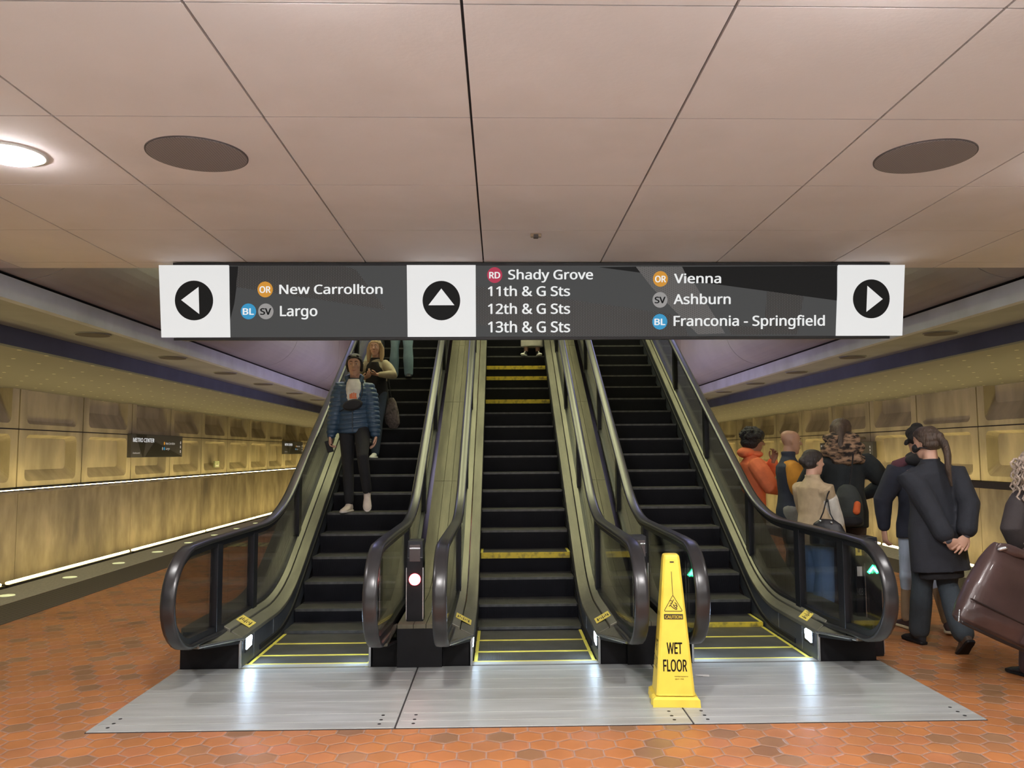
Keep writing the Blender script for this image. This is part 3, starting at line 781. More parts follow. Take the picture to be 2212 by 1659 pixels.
# decks between the balustrades, laid in long planks
def between_deck(x0, x1, label):
    r = empty('balustrade_deck', ((x0+x1)/2, 6.3, 0), 0, label, 'deck')
    w_ = (x1-x0); cuts = [0, .36, .64, 1.0]
    yb = [6.24, 7.75, 9.6, 11.4, 13.2, 15.0, YT]
    for i in range(3):
        xa, xb = x0+w_*cuts[i]+.002, x0+w_*cuts[i+1]-.002
        for ya, yc in zip(yb[:-1], yb[1:]):
            b = MB(); b.loft([[(xa, y, deck_ex(y)-.03), (xa, y, deck_ex(y)+.02), (xb, y, deck_ex(y)+.02), (xb, y, deck_ex(y)-.03)] for y in yrange(ya+.003, yc-.003)])
            b.build('plank', M['plank'], r)
    b = MB(); b.loft([[(x0, y, max(0, deck_ex(y)-.9)), (x1, y, max(0, deck_ex(y)-.9)), (x1, y, deck_ex(y)-.012), (x0, y, deck_ex(y)-.012)] for y in yrange(6.25, YT)]); b.build('casing', M['black'], r)
    xm = (x0+x1)/2
    b = MB(); b.prism([(x0, 6.235, .0), (x1, 6.235, .0), (x1, 6.235, .29), (x0, 6.235, .29)], (0, .02, 0)); b.build('front_panel', M['black'], r)
between_deck(XL+.637+.052, XC-.650-.052, 'metal planked deck between the left and the middle escalator')
between_deck(XC+.640+.052, XR-.645-.052, 'metal planked deck between the middle and the right escalator')

# signal posts at the foot of the escalators
def signal_post(x, y, z0, z1, wd, label, kind):
    r = empty('signal_post', (x, y, z0), 0, label, 'signal post')
    d = .16
    b = MB(); b.box(x-wd/2, x+wd/2, y, y+d, z0, z1-.12)
    b.build('column', M['blackmetal'], r, bevel=.008)
    b = MB(); b.prism([(x-wd/2, y, z1-.20), (x+wd/2, y, z1-.20), (x+wd/2, y-.0, z1-.17), (x+wd/2*.9, y+.03, z1), (x-wd/2*.9, y+.03, z1), (x-wd/2, y, z1-.17)], (0, d, 0)); b.build('head', M['blackmetal'], r, bevel=.004)
    b = MB(); b.box(x-.042, x+.042, y-.004, y+.03, z1-.155, z1-.03); pl = b.build('card_reader', M['disc'], r, bevel=.004)
    b = MB(); b.box(x-.042, x+.042, y-.008, y, z1-.062, z1-.050); q = b.build('slot', M['trim'], r, bevel=.002); q.parent = pl; q.matrix_parent_inverse = Matrix()
    for sg in (-1, 1):
        MB().box(*sorted((x+sg*(wd/2-.004), x+sg*(wd/2+.003))), y-.006, y+.006, z0+.02, z1-.2).build('edge_trim', M['trim'], r)
    zl = .635 if kind == 'red' else .675
    if kind == 'red':
        MB().cyl((x, y+.002, zl), .044, -.008, 32, 'Y').build('lamp_glow', M['red_lamp_glow'], r)  # ring widened around the lens to stand for the red glow
        MB().cyl((x, y-.006, zl), .029, -.014, 32, 'Y').build('lamp', M['red_core'], r)
    else:
        b = MB(); a = .046
        b.prism([(x-a, y, zl-.026), (x, y, zl+.030), (x+a, y, zl-.026), (x+a*.62, y, zl-.040), (x, y, zl-.002), (x-a*.62, y, zl-.040)], (0, -.010, 0)); b.build('arrow_glow', M['green_lamp'], r)
        a = .038
        b = MB(); b.prism([(x-a, y-.009, zl-.022), (x, y-.009, zl+.020), (x+a, y-.009, zl-.022), (x+a*.72, y-.009, zl-.030), (x, y-.009, zl+.004), (x-a*.72, y-.009, zl-.030)], (0, -.004, 0)); b.build('arrow', M['green_core'], r)
    return r
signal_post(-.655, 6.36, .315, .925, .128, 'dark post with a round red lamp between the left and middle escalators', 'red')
signal_post(1.085, 6.36, .315, .945, .120, 'dark post mostly hidden behind the yellow cone', 'green')
sp = signal_post(2.93, 6.42, .0, .915, .130, 'dark post with a glowing green arrow at the far right escalator', 'green')
# its left flank with number and notices
fl = MB(); fl.box(2.80, 2.862, 6.44, 6.56, .0, .90); fb = fl.build('side_column', M['blackmetal'], sp, bevel=.008)
def frame_sp(u, w_, l): return (2.80-2.93+u, 6.44-6.42-l, w_)
lettering('lettering', 'N03', M['white'], sp, frame_sp, .006, .057, .47, .052, .02, .002)
MB().box(2.812, 2.850, 6.432, 6.438, .615, .69).build('white_notice', M['white'], sp)
MB().box(2.806, 2.852, 6.432, 6.438, .775, .895).build('yellow_notice', M['sticker'], sp)
MB().box(2.822, 2.838, 6.430, 6.4325, .80, .86).build('notice_print', M['print'], sp)
# ================================================================== hanging sign
sg_root = empty('hanging_sign', (.351, 7.635, 2.672), 0, 'long illuminated sign with route names hung from the ceiling over the escalators', 'sign')
sg_root.rotation_euler = (.10, 0, 0)
PX = .004378                                  # metres per measured pixel on the sign face
def su(px): return (px-342)*PX-3.53
def sv(py): return (728-py)*.00437+.024
MB().box(-3.39, 3.38, .02, .24, .0, .715).build('case', M['sign_black'], sg_root, bevel=.01, off=(0, 0, 0))
MB().box(-3.40, 3.39, -.005, .02, -.004, .022).build('lower_rail', M['sign_black'], sg_root, off=(0, 0, 0))
MB().box(-3.40, 3.39, -.005, .02, .695, .722).build('upper_rail', M['sign_black'], sg_root, off=(0, 0, 0))
def panel(x0, x1, m, name, y=-.004, t=.02):
    return MB().box(x0, x1, y, y+t, .024, .698).build(name, m, sg_root, off=(0, 0, 0))
for a, b in ((491, 870), (1018, 1806)):
    panel(su(a), su(b), M['sign_grey'], 'grey_panel')
for xa, xb, xc_, xd in ((342, 490, 492, 346), (870, 1018, 1018, 871), (1808, 1955, 1950, 1803)):
    MB().prism([(su(xa), -.010, .700), (su(xb), -.010, .700), (su(xc_), -.010, .024), (su(xd), -.010, .024)], (0, .02, 0)).build('white_panel', M['white_lit'], sg_root, off=(0, 0, 0))
def poly(pts, m, name, y):
    return MB().prism([(su(px), y, sv(py)) for px, py in pts], (0, -.0015, 0)).build(name, m, sg_root, off=(0, 0, 0))
# printed facets of the panels
poly([(491, 576), (512, 576), (501, 655), (492, 690)], M['sign_dark'], 'dark_facet', -.004)
poly([(510, 576), (735, 576), (760, 582), (824, 669), (505, 620)], M['halftone'], 'dotted_facet', -.0042)
poly([(1018, 619), (1070, 626), (1460, 683), (1480, 727), (1190, 727), (1018, 701)], M['halftone'], 'dotted_facet', -.0042)
poly([(1285, 578), (1365, 577), (1376, 590)], M['sign_dark'], 'dark_facet', -.004)
poly([(1365, 577), (1466, 577), (1482, 596), (1560, 722), (1500, 724), (1400, 622)], M['halftone2'], 'dotted_facet', -.0041)
poly([(1466, 577), (1806, 575), (1806, 651), (1480, 607)], M['sign_dark'], 'dark_facet', -.0043)
poly([(1652, 630), (1732, 641), (1718, 724), (1644, 724)], M['halftone'], 'dotted_facet', -.0042)
poly([(1560, 700), (1644, 712), (1644, 724), (1574, 725)], M['halftone'], 'dotted_facet', -.0042)
# round arrow symbols
def disc(px, py, r, m, name, y, n=48, ry=None):
    return MB().prism([(su(px)+r*PX*math.cos(2*PI*k/n), y, sv(py)+(ry or r)*.00437*math.sin(2*PI*k/n)) for k in range(n)], (0, -.002, 0)).build(name, m, sg_root, off=(0, 0, 0))
for px, py, tri in ((416, 649, [(389, 648), (426, 620), (427, 678)]), (944, 650, [(944, 624), (972, 660), (916, 660)]), (1881, 647.5, [(1872, 619), (1906, 648), (1870, 676)])):
    disc(px, py, 40.5, M['ink_dark'], 'arrow_disc', -.010, ry=42.5)
    poly(tri, M['white_lit'], 'arrow', -.012)
def fs(u, w_, l): return (u, -.004-l, w_)
def line(tx, a, b, base, cap, bold=.016):
    lettering('lettering', tx, M['white_lit'], sg_root, fs, su(a), su(b), sv(base), cap*.00437, bold, .004)
line('New Carrollton', 597, 818, 635, 20); line('Largo', 598, 678, 682.5, 22)
line('Shady Grove', 1088, 1272, 604, 20.5)
for i, tx in enumerate(('11th & G Sts', '12th & G Sts', '13th & G Sts')): line(tx, 1044, 1222, (640, 678.5, 718.5)[i], (21, 22, 23.5)[i])
line('Vienna', 1448, 1551, 612.5, 20.5); line('Ashburn', 1447, 1572, 658, 21.5); line('Franconia - Springfield', 1447, 1779, 705.5, 22)
for tx, px, py, c in (('OR', 567, 625.5, 'orange'), ('BL', 531, 672.5, 'blue'), ('SV', 568, 672.5, 'silver'), ('RD', 1059, 595, 'red'), ('OR', 1418.5, 603.5, 'orange'), ('SV', 1417.5, 649, 'silver'), ('BL', 1417, 696.5, 'blue')):
    rr = 16.3
    bd = disc(px, py, rr, M['b_'+c], 'route_badge', -.006, 36, rr*1.04)
    lettering('lettering', tx, M['ink_dark'] if c == 'silver' else M['white_lit'], bd, fs, su(px-12), su(px+12), sv(py+7), 14*.00437, .024, .007)
# hangers
for x in (-2.6, 0, 2.6):
    MB().box(x-.03, x+.03, .10, .16, .70, .735).build('hanger', M['sign_black'], sg_root, off=(0, 0, 0))

# station name signs on the side walls
def wall_sign(x, y0, y1, z0, z1, sgn, title, lines, label, foot, cut=None):
    r = empty('station_sign', (x, (y0+y1)/2, z0), 0, label, 'sign')
    MB().box(*sorted((x, x-sgn*.10)), y0, y1, z0, z1).build('panel', M['sign_face'], r, bevel=.006)
    W, H = y1-y0, z1-z0
    def fr(u, w_, l): return (sgn*(l+.001), (u-W/2) if sgn > 0 else (W/2-u), w_)
    def q(pts, m, nm, l=.002): MB().prism([fr(u*W, v*H, l) for u, v in pts], (sgn*.001, 0, 0)).build(nm, m, r, off=(0, 0, 0))
    q([(.25, .02), (.42, .70), (.98, .05), (.98, .02)], M['sign_face_dark'], 'dark_facet')
    q([(.08, .98), (.27, .98), (.22, .02), (.20, .02)], M['sign_face_dark'], 'dark_facet')
    if title: lettering('lettering', title, M['wall_white'], r, fr, .03*W, .41*W, .66*H, .17*H, .005, .004)
    if foot: lettering('lettering', foot, M['wall_white'], r, fr, .03*W, .15*W, .16*H, .06*H, .0, .004)
    for tx, u0, u1, v, cols in lines:
        lettering('lettering', tx, M['wall_white'], r, fr, u0*W, u1*W, v*H, .10*H, .0, .004)
        for i, c in enumerate(cols):
            cu = (u0-.03-.035*i)*W; cv = (v+.05)*H
            MB().prism([fr(cu+.06*H*math.cos(2*PI*k/20)*1.0, cv+.075*H*math.sin(2*PI*k/20), .004) for k in range(20)], (sgn*.001, 0, 0)).build('route_badge', M['b_'+c], r, off=(0, 0, 0))
    for v in (.68, .48, .26):
        ring = [fr(.955*W+.05*H*math.cos(2*PI*k/20), v*H+.065*H*math.sin(2*PI*k/20), .004) for k in range(20)]
        MB().prism(ring, (sgn*.001, 0, 0)).build('pictogram_disc', M['wall_white'], r, off=(0, 0, 0))
        MB().prism([fr(.955*W+.02*H*math.cos(2*PI*k/12), v*H+.03*H*math.sin(2*PI*k/12), .0055) for k in range(12)], (sgn*.001, 0, 0)).build('pictogram', M['sign_face_dark'], r, off=(0, 0, 0))
M['sign_face'] = mat('wall_sign_grey', (.075, .075, .078), .5)
M['sign_face_dark'] = mat('wall_sign_dark', (.018, .018, .018), .5)
LN = [('New Carrollton', .64, .83, .58, ['orange']), ('Largo', .64, .72, .34, ['blue', 'silver'])]
wall_sign(-9.50, 21.25, 24.65, 1.535, 2.15, 1, 'METRO CENTER', LN, 'dark station name sign on the left wall, the nearer one', 'Outbound')
wall_sign(-9.50, 36.2, 39.6, 1.60, 2.17, 1, 'METRO CENTER', LN, 'dark station name sign on the left wall beside the escalator handrail', 'Outbound')
wall_sign(10.0, 21.6, 25.2, 1.40, 1.84, -1, 'METRO CENTER', [('Franconia - Springfield', .45, .72, .20, ['blue'])], 'dark station sign on the right wall behind the fur hooded person', '')
nt_ = empty('wall_notice', (-9.57, 27.9, 1.17), 0, 'small pale green notice on the left wall', 'notice')
MB().box(-9.62, -9.57, 27.70, 28.12, 1.17, 1.38).build('sheet', mat('notice_green', (.45, .52, .30), .6, var=.3, scale=14), nt_)
MB().box(-9.572, -9.566, 27.76, 28.06, 1.21, 1.25).build('print', M['white'], nt_)

# ================================================================== caution cone
cn = empty('caution_cone', (1.110, 5.345, .008), math.radians(-4), 'tall yellow wet floor cone standing on the metal plate', 'cone')
def cone_hw(z): return .122-(.122-.052)*((z-.065)/(.925-.065))
rings = []
for z, hwid in ((.062, .124), (.075, .121), (.50, cone_hw(.50)), (.900, cone_hw(.9)), (.922, .050), (.930, .042)):
    ch = .014 if z < .91 else .012
    h_ = hwid
    rings.append([(h_-ch, -h_, z), (h_, -h_+ch, z), (h_, h_-ch, z), (h_-ch, h_, z), (-h_+ch, h_, z), (-h_, h_-ch, z), (-h_, -h_+ch, z), (-h_+ch, -h_, z)])
MB().loft(rings).build('body', M['cone'], cn, off=(0, 0, 0), bevel=.004)
fl = MB(); random.seed(11)
def foot(z, g, jag):
    out = []; n = 40
    for k in range(n):
        t = k/n*4; s_, f_ = int(t), t-int(t)
        a = -g+2*g*f_
        p = [(a, -g), (g, a), (-a, g), (-g, -a)][s_]
        j = 1+(random.uniform(-jag, jag) if s_ in (3, 2) or abs(a) > g*.8 else 0)
        out.append((p[0]*j, p[1]*j, z))
    return out
random.seed(5); r1 = foot(.0, .146, .05); random.seed(5); r2 = foot(.045, .143, .05); random.seed(5); r3 = foot(.058, .128, .02)
MB().loft([r1, r2, r3]).build('foot', M['cone'], cn, off=(0, 0, 0))
def cf(u, w_, l):                           # front face of the cone, leaning back
    return (u, -(cone_hw(w_)+l), w_)
for tx, wd, z, cap in (('WET', .098, .318, .070), ('FLOOR', .150, .212, .072)):
    lettering('lettering', tx, M['print'], cn, cf, -wd/2, wd/2, z, cap, .022, .0015)
lettering('small_print', 'Lamba Systems', M['print'], cn, cf, -.005, .080, .178, .0065, .01, .0015)
lettering('small_print', 'MA-01  0100', M['print'], cn, cf, -.002, .052, .162, .0065, .01, .0015)
def cq(pts, m, nm, l=.0015): MB().prism([cf(u, v, l) for u, v in pts], (0, -.0008, 0)).build(nm, m, cn, off=(0, 0, 0))
cq([(-.060, .528), (.060, .528), (.060, .560), (-.060, .560)], M['print'], 'caution_bar')
lettering('lettering', 'CAUTION', M['cone'], cn, cf, -.054, .054, .534, .0195, .035, .004)
def stroke(pts, wd, l=.0015, nm='pictogram'):
    mb = MB()
    for (x0, z0), (x1, z1) in zip(pts[:-1], pts[1:]):
        d = Vector((x1-x0, z1-z0)); d.normalize(); n = Vector((-d.y, d.x))*wd/2
        mb.prism([cf(x0-n.x, z0-n.y, l), cf(x1-n.x, z1-n.y, l), cf(x1+n.x, z1+n.y, l), cf(x0+n.x, z0+n.y, l)], (0, -.0008, 0))
    mb.build(nm, M['print'], cn, off=(0, 0, 0))
stroke([(-.053, .578), (.053, .578), (.056, .583), (.003, .672), (-.003, .672), (-.056, .583), (-.053, .578)], .0035)
stroke([(0, .672), (-.005, .824)], .0032)
stroke([(-.022, .640), (-.008, .645), (-.004, .628), (-.020, .628)], .0030)
stroke([(.004, .650), (-.006, .632), (-.016, .612), (.004, .596), (.020, .588), (.024, .594), (.006, .606), (.0, .622)], .0045)
stroke([(-.026, .606), (-.018, .618)], .004); stroke([(.010, .632), (.022, .622), (.026, .606), (.018, .602)], .0045); stroke([(.004, .612), (.014, .616), (.022, .610)], .004)
cq([(-.013, .880), (.013, .880), (.013, .888), (-.013, .888)], M['print'], 'slot')
def cs(u, w_, l): return (-(cone_hw(w_)+l), -u, w_)
for tx, wd, z, cap in (('WET', .098, .318, .070), ('FLOOR', .150, .212, .072), ('CAUTION', .10, .545, .02)):
    lettering('lettering', tx, M['print'], cn, cs, -wd/2, wd/2, z, cap, .0, .0015)
# ================================================================== people
def V(*a): return Vector(a)
def lerp(a, b, t): return a+(b-a)*t

def evaluate(mb, mods):
    """build a temporary object from an MB, run modifiers, return the resulting mesh"""
    me = bpy.data.meshes.new('work'); me.from_pydata([tuple(v) for v in mb.v], [], mb.f)
    bm = bmesh.new(); bm.from_mesh(me); bmesh.ops.recalc_face_normals(bm, faces=bm.faces); bm.to_mesh(me); bm.free()
    o = bpy.data.objects.new('work', me); COL.objects.link(o)
    for t, kw in mods:
        md = o.modifiers.new(t, t)
        for k, v in kw.items(): setattr(md, k, v)
    dg = bpy.context.evaluated_depsgraph_get(); dg.update()
    out = bpy.data.meshes.new_from_object(o.evaluated_get(dg))
    COL.objects.unlink(o); bpy.data.objects.remove(o); bpy.data.meshes.remove(me)
    return out

def fused(mb, voxel, smooth=4, disp=None, factor=.5):
    """one continuous skin over overlapping closed forms"""
    me = evaluate(mb, [('REMESH', dict(mode='VOXEL', voxel_size=voxel, adaptivity=0)), ('SMOOTH', dict(factor=factor, iterations=smooth))])
    if disp:
        n = len(me.vertices); co = np.zeros(n*3); me.vertices.foreach_get('co', co); co = co.reshape(-1, 3)
        no = np.zeros(n*3); me.vertices.foreach_get('normal', no); no = no.reshape(-1, 3)
        co = co+no*disp(co, no)[:, None]
        me.vertices.foreach_set('co', co.ravel()); me.update()
    return me

def join_mesh(a, mb, voxel, smooth=2):
    b = fused(mb, voxel, smooth)
    va = np.zeros(len(a.vertices)*3); a.vertices.foreach_get('co', va); vb = np.zeros(len(b.vertices)*3); b.vertices.foreach_get('co', vb)
    va = va.reshape(-1, 3); vb = vb.reshape(-1, 3)
    fa = [tuple(p.vertices) for p in a.polygons]; fb = [tuple(i+len(va) for i in p.vertices) for p in b.polygons]
    me = bpy.data.meshes.new('body'); me.from_pydata([tuple(v) for v in va]+[tuple(v) for v in vb], [], fa+fb)
    bpy.data.meshes.remove(a); bpy.data.meshes.remove(b)
    return me

def put(name, me, m, parent, smooth=True):
    me.materials.clear(); me.materials.append(m)
    me.polygons.foreach_set('use_smooth', [smooth]*len(me.polygons))
    o = bpy.data.objects.new(name, me); COL.objects.link(o); o.parent = parent
    return o

def rtube(mb, pts, rad, n=14):
    """tube with rounded ends through pts"""
    pts = [Vector(p) for p in pts]; rad = [(r, r) if not isinstance(r, (tuple, list)) else tuple(r) for r in rad]
    d0 = (pts[0]-pts[1]).normalized(); d1 = (pts[-1]-pts[-2]).normalized()
    P, R = [], []
    for k in (1.0, .72, .35):
        if k == 1.0: P.append(pts[0]+d0*min(rad[0])*.98); R.append((rad[0][0]*.15, rad[0][1]*.15))
        elif k == .72: P.append(pts[0]+d0*min(rad[0])*.75); R.append((rad[0][0]*.66, rad[0][1]*.66))
        else: P.append(pts[0]+d0*min(rad[0])*.35); R.append((rad[0][0]*.93, rad[0][1]*.93))
    P += pts; R += rad
    for k, s in ((.35, .93), (.75, .66), (.98, .15)):
        P.append(pts[-1]+d1*min(rad[-1])*k); R.append((rad[-1][0]*s, rad[-1][1]*s))
    mb.loft(tube_rings(P, R, n))
    return mb
def ball(mb, c, r, n=14, rot=None):
    c = Vector(c); r = (r, r, r) if not isinstance(r, (tuple, list)) else r
    rings = []
    for i in range(1, n):
        a = PI*i/n
        ring = []
        for k in range(n):
            p = Vector((r[0]*math.sin(a)*math.cos(2*PI*k/n), r[1]*math.sin(a)*math.sin(2*PI*k/n), -r[2]*math.cos(a)))
            if rot: p = rot @ p
            ring.append(c+p)
        rings.append(ring)
    mb.loft(rings); return mb
def ik(a, b, l1, l2, hint):
    d = b-a; L = d.length
    if L > (l1+l2)*.999: return a+d*(l1/(l1+l2))
    x = (l1*l1-l2*l2+L*L)/(2*L); h = math.sqrt(max(0, l1*l1-x*x))
    u = d.normalized(); n = (hint-u*hint.dot(u)).normalized()
    return a+u*x+n*h

HEAD_RINGS = [(-.004, .052, .020, .018), (.012, .046, .036, .036), (.035, .036, .050, .054), (.060, .024, .059, .068), (.090, .014, .066, .080),
              (.120, .006, .071, .089), (.150, .000, .0745, .095), (.180, -.004, .0735, .095), (.205, -.008, .066, .086), (.224, -.010, .049, .064), (.235, -.011, .026, .034)]
def head_shapes(mb, Hm, fem=True):
    """Hm maps head-local coordinates (chin at the origin, +y forward) to the body"""
    rings = []
    for z, cy, rx, ry in HEAD_RINGS:
        ring = []
        for k in range(20):
            a = 2*PI*k/20
            x, y = math.cos(a), math.sin(a)
            ex = .9
            ring.append(Hm @ Vector((rx*math.copysign(abs(x)**ex, x), cy+ry*math.copysign(abs(y)**ex, y), z)))
        rings.append(ring)
    mb.loft(rings)
    # nose, brow, cheeks, lips, chin, ears
    rtube(mb, [Hm @ V(0, .094, .140), Hm @ V(0, .108, .118), Hm @ V(0, .115, .103)], [.007, .010, .012], 10)
    for s in (-1, 1):
        rtube(mb, [Hm @ V(s*.006, .104, .098), Hm @ V(s*.014, .098, .099)], [.007, .006], 8)
        rtube(mb, [Hm @ V(s*.012, .091, .153), Hm @ V(s*.042, .078, .155)], [.008, .007], 8)
        ball(mb, Hm @ V(s*.040, .064, .100), .022, 10)
        rtube(mb, [Hm @ V(s*.072, -.004, .145), Hm @ V(s*.080, -.014, .130), Hm @ V(s*.074, -.006, .100)], [(.013, .006), (.016, .007), (.009, .006)], 10)
    rtube(mb, [Hm @ V(-.020, .086, .066), Hm @ V(0, .095, .068), Hm @ V(.020, .086, .066)], [.005, .0075, .005], 8)
    rtube(mb, [Hm @ V(-.016, .084, .055), Hm @ V(0, .091, .054), Hm @ V(.016, .084, .055)], [.005, .0075, .005], 8)
    ball(mb, Hm @ V(0, .072, .018), .020, 10)

def hand_shapes(mb, wr, d, n, side, s, curl=.5, spread=1., thumb=.5):
    """wr wrist, d finger direction, n palm normal (out of the palm), side +1 / -1 puts the thumb"""
    d = d.normalized(); n = (n-d*n.dot(d)).normalized(); t = d.cross(n)*side
    q = lambda a, b, c: wr+(d*a+t*b+n*c)*s
    rtube(mb, [q(-.03, 0, 0), q(.010, 0, 0), q(.045, 0, .001), q(.082, -.002, .002)], [(.022*s, .022*s)]*1+[(.026*s, .018*s), (.035*s, .014*s), (.038*s, .012*s)][0:3], 12) if False else None
    # palm as flattened rings
    rings = []
    for a, hw, th, cz in ((-.035, .024, .021, 0), (-.01, .026, .019, 0), (.02, .034, .016, 0), (.05, .041, .014, .001), (.078, .041, .012, .002), (.090, .036, .009, .003)):
        rings.append([q(a, hw*math.cos(2*PI*k/14), cz+th*math.sin(2*PI*k/14)) for k in range(14)])
    mb.loft(rings)
    for i, (L, off) in enumerate(((.070, .031), (.079, .0105), (.074, -.0105), (.058, -.031))):
        p = Vector((.078-.004*abs(i-1), off, .003)); ang = 0; pts = [q(*p)]; sp = (1.5-i)*.09*spread
        for seg, f in enumerate((.45, .30, .25)):
            ang += curl*(.6, .75, .5)[seg]*(1+.10*i)
            p = p+Vector((math.cos(ang)*math.cos(sp), math.sin(sp), math.sin(ang)))*L*f
            pts.append(q(*p))
        rtube(mb, pts, [.0095*s, .0088*s, .0080*s, .0070*s], 8)
    b0 = Vector((.012, .030, .004)); b1 = b0+Vector((.028, .022, .006+.012*thumb)); b2 = b1+Vector((.026, .010-.012*thumb, .010*thumb+.004)); b3 = b2+Vector((.018, .002-.012*thumb, .010*thumb))
    rtube(mb, [q(*b0), q(*b1), q(*b2), q(*b3)], [.014*s, .0115*s, .0100*s, .0082*s], 8)

def wrinkle(seed, amp, fx=9., fz=5.):
    rs = np.random.RandomState(seed); ks = rs.uniform(-1, 1, (7, 3))*np.array([fx, fx, fz]); ph = rs.uniform(0, 6.3, 7)
    def f(co, no):
        out = np.zeros(len(co))
        for k, p in zip(ks, ph): out += np.sin(co@k+p+1.3*np.sin(co[:, 2]*7+p))
        return out*amp/3
    return f
def puffs(pitch, amp, seed=1):
    w_ = wrinkle(seed, .003)
    def f(co, no):
        z = co[:, 2]+.012*np.sin(co[:, 0]*9)
        return amp*(np.abs(np.sin(PI*z/pitch))**.55)-amp*.5+w_(co, no)
    return f

class Person:
    def __init__(s, label, loc, heading, H, cat='person', group=None):
        s.root = empty('person', loc, heading, label, cat, group); s.k = H/1.75; s.J = {}
        s.skin = None
    def pose(s, lean=0., side=0., twist=0., pelvis=(0, 0, .95), shoulders=.185, hips=.085,
             la=((-.25, .02, .86), (-1, -.3, 0)), ra=((.25, .02, .86), (1, -.3, 0)),
             ll=((-.09, .0, .08), (0, 1, 0)), rl=((.09, .0, .08), (0, 1, 0)), head=(0., 0., 0.)):
        k = s.k; J = s.J
        P = Vector(pelvis)*k; s.P = P
        Rm = Matrix.Rotation(twist, 3, 'Z') @ Matrix.Rotation(-lean, 3, 'X') @ Matrix.Rotation(side, 3, 'Y'); s.Rm = Rm
        s.T = lambda x, y, z: P+Rm @ (Vector((x, y, z-.95))*k)
        J['neck'] = s.T(0, -.005, 1.475); J['chin'] = s.T(0, .015, 1.515)
        s.shw = shoulders
        for sd, arm, leg in ((-1, la, ll), (1, ra, rl)):
            n = 'l' if sd < 0 else 'r'
            J[n+'sh'] = s.T(sd*(shoulders-.025), -.01, 1.372)
            J[n+'wr'] = Vector(arm[0])*k
            J[n+'el'] = ik(J[n+'sh'], J[n+'wr'], .285*k, .255*k, Vector(arm[1]))
            dv = J[n+'wr']-J[n+'el']
            if dv.length > .262*k: J[n+'wr'] = J[n+'el']+dv.normalized()*.258*k
            J[n+'hip'] = P+Matrix.Rotation(twist*.4, 3, 'Z') @ (Vector((sd*hips, 0, -.03))*k)
            J[n+'an'] = Vector(leg[0])*k
            J[n+'kn'] = ik(J[n+'hip'], J[n+'an'], .425*k, .42*k, Vector(leg[1]))
        yaw, pit, rol = head
        Hr = Matrix.Rotation(yaw, 3, 'Z') @ Matrix.Rotation(pit, 3, 'X') @ Matrix.Rotation(rol, 3, 'Y')
        c = s.T(0, .008, 1.578)
        s.Hm = Matrix.Translation(c) @ (Rm @ Hr).to_4x4() @ Matrix.Diagonal((k, k, k, 1)) @ Matrix.Translation((0, -.0, -.085))
        return s
    def body(s, skin, lh=None, rh=None, detail=.0062, face=True):
        k = s.k; J = s.J; mb = MB()
        head_shapes(mb, s.Hm)
        rtube(mb, [s.T(0, -.02, 1.42), lerp(s.T(0, -.015, 1.47), s.Hm @ V(0, -.02, .03), .5), s.Hm @ V(0, -.015, .06)], [(.062*k, .062*k), (.054*k, .056*k), (.052*k, .056*k)])
        sh = s.shw
        tor = [(.90, 0, .150, .098), (.98, 0, .155, .100), (1.08, .005, .130, .090), (1.20, .008, .145, .100), (1.32, .005, .160, .104), (1.385, -.005, sh-.05, .076), (1.43, -.01, .085, .058)]
        mb.loft([[s.T(rx*math.cos(2*PI*i/18), cy+ry*math.sin(2*PI*i/18), z) for i in range(18)] for z, cy, rx, ry in tor])
        for n, sd in (('l', -1), ('r', 1)):
            rtube(mb, [J[n+'sh'], lerp(J[n+'sh'], J[n+'el'], .5), J[n+'el']], [.037*k, .040*k, .037*k])
            rtube(mb, [J[n+'el'], lerp(J[n+'el'], J[n+'wr'], .35), J[n+'wr']], [.037*k, .037*k, .025*k])
            rtube(mb, [J[n+'hip'], lerp(J[n+'hip'], J[n+'kn'], .4), J[n+'kn']], [.085*k, .075*k, .052*k])
            rtube(mb, [J[n+'kn'], lerp(J[n+'kn'], J[n+'an'], .35), J[n+'an']], [.050*k, .054*k, .036*k])
        me = fused(mb, detail*1.25, 3)
        hb = MB()
        for n, sd, spec in (('l', -1, lh), ('r', 1, rh)):
            fa = (J[n+'wr']-J[n+'el']).normalized()
            sp = dict(d=fa, n=Vector((-sd, .2, 0)), curl=.5, thumb=.5, spread=1.)
            if spec: sp.update(spec)
            hand_shapes(hb, J[n+'wr']+fa*.018*k, Vector(sp['d']), Vector(sp['n']), sp.get('side', sd), k, sp['curl'], sp['spread'], sp['thumb'])
        me = join_mesh(me, hb, .0042)
        s.bodyob = put('body', me, skin, s.root)
        if face:
            e = MB()
            for sd in (-1, 1): ball(e, s.Hm @ V(sd*.031, .079, .130), .0105*k, 12)
            put('eye_whites', evaluate(e, []), M['eye'], s.root)
            e = MB()
            for sd in (-1, 1): ball(e, s.Hm @ V(sd*.031, .0852, .130), .0062*k, 10)
            put('iris', evaluate(e, []), M['iris'], s.root)
            e = MB(); rtube(e, [s.Hm @ V(-.021, .0885, .061), s.Hm @ V(0, .098, .061), s.Hm @ V(.021, .0885, .061)], [.003*k, .0055*k, .003*k], 8); put('lips', evaluate(e, []), M['lips'], s.root)
            e = MB()
            for sd in (-1, 1): rtube(e, [s.Hm @ V(sd*.014, .0965, .157), s.Hm @ V(sd*.030, .094, .162), s.Hm @ V(sd*.046, .083, .158)], [.003*k, .0038*k, .002*k], 8)
            put('eyebrows', evaluate(e, []), M['brow'], s.root)
        return s
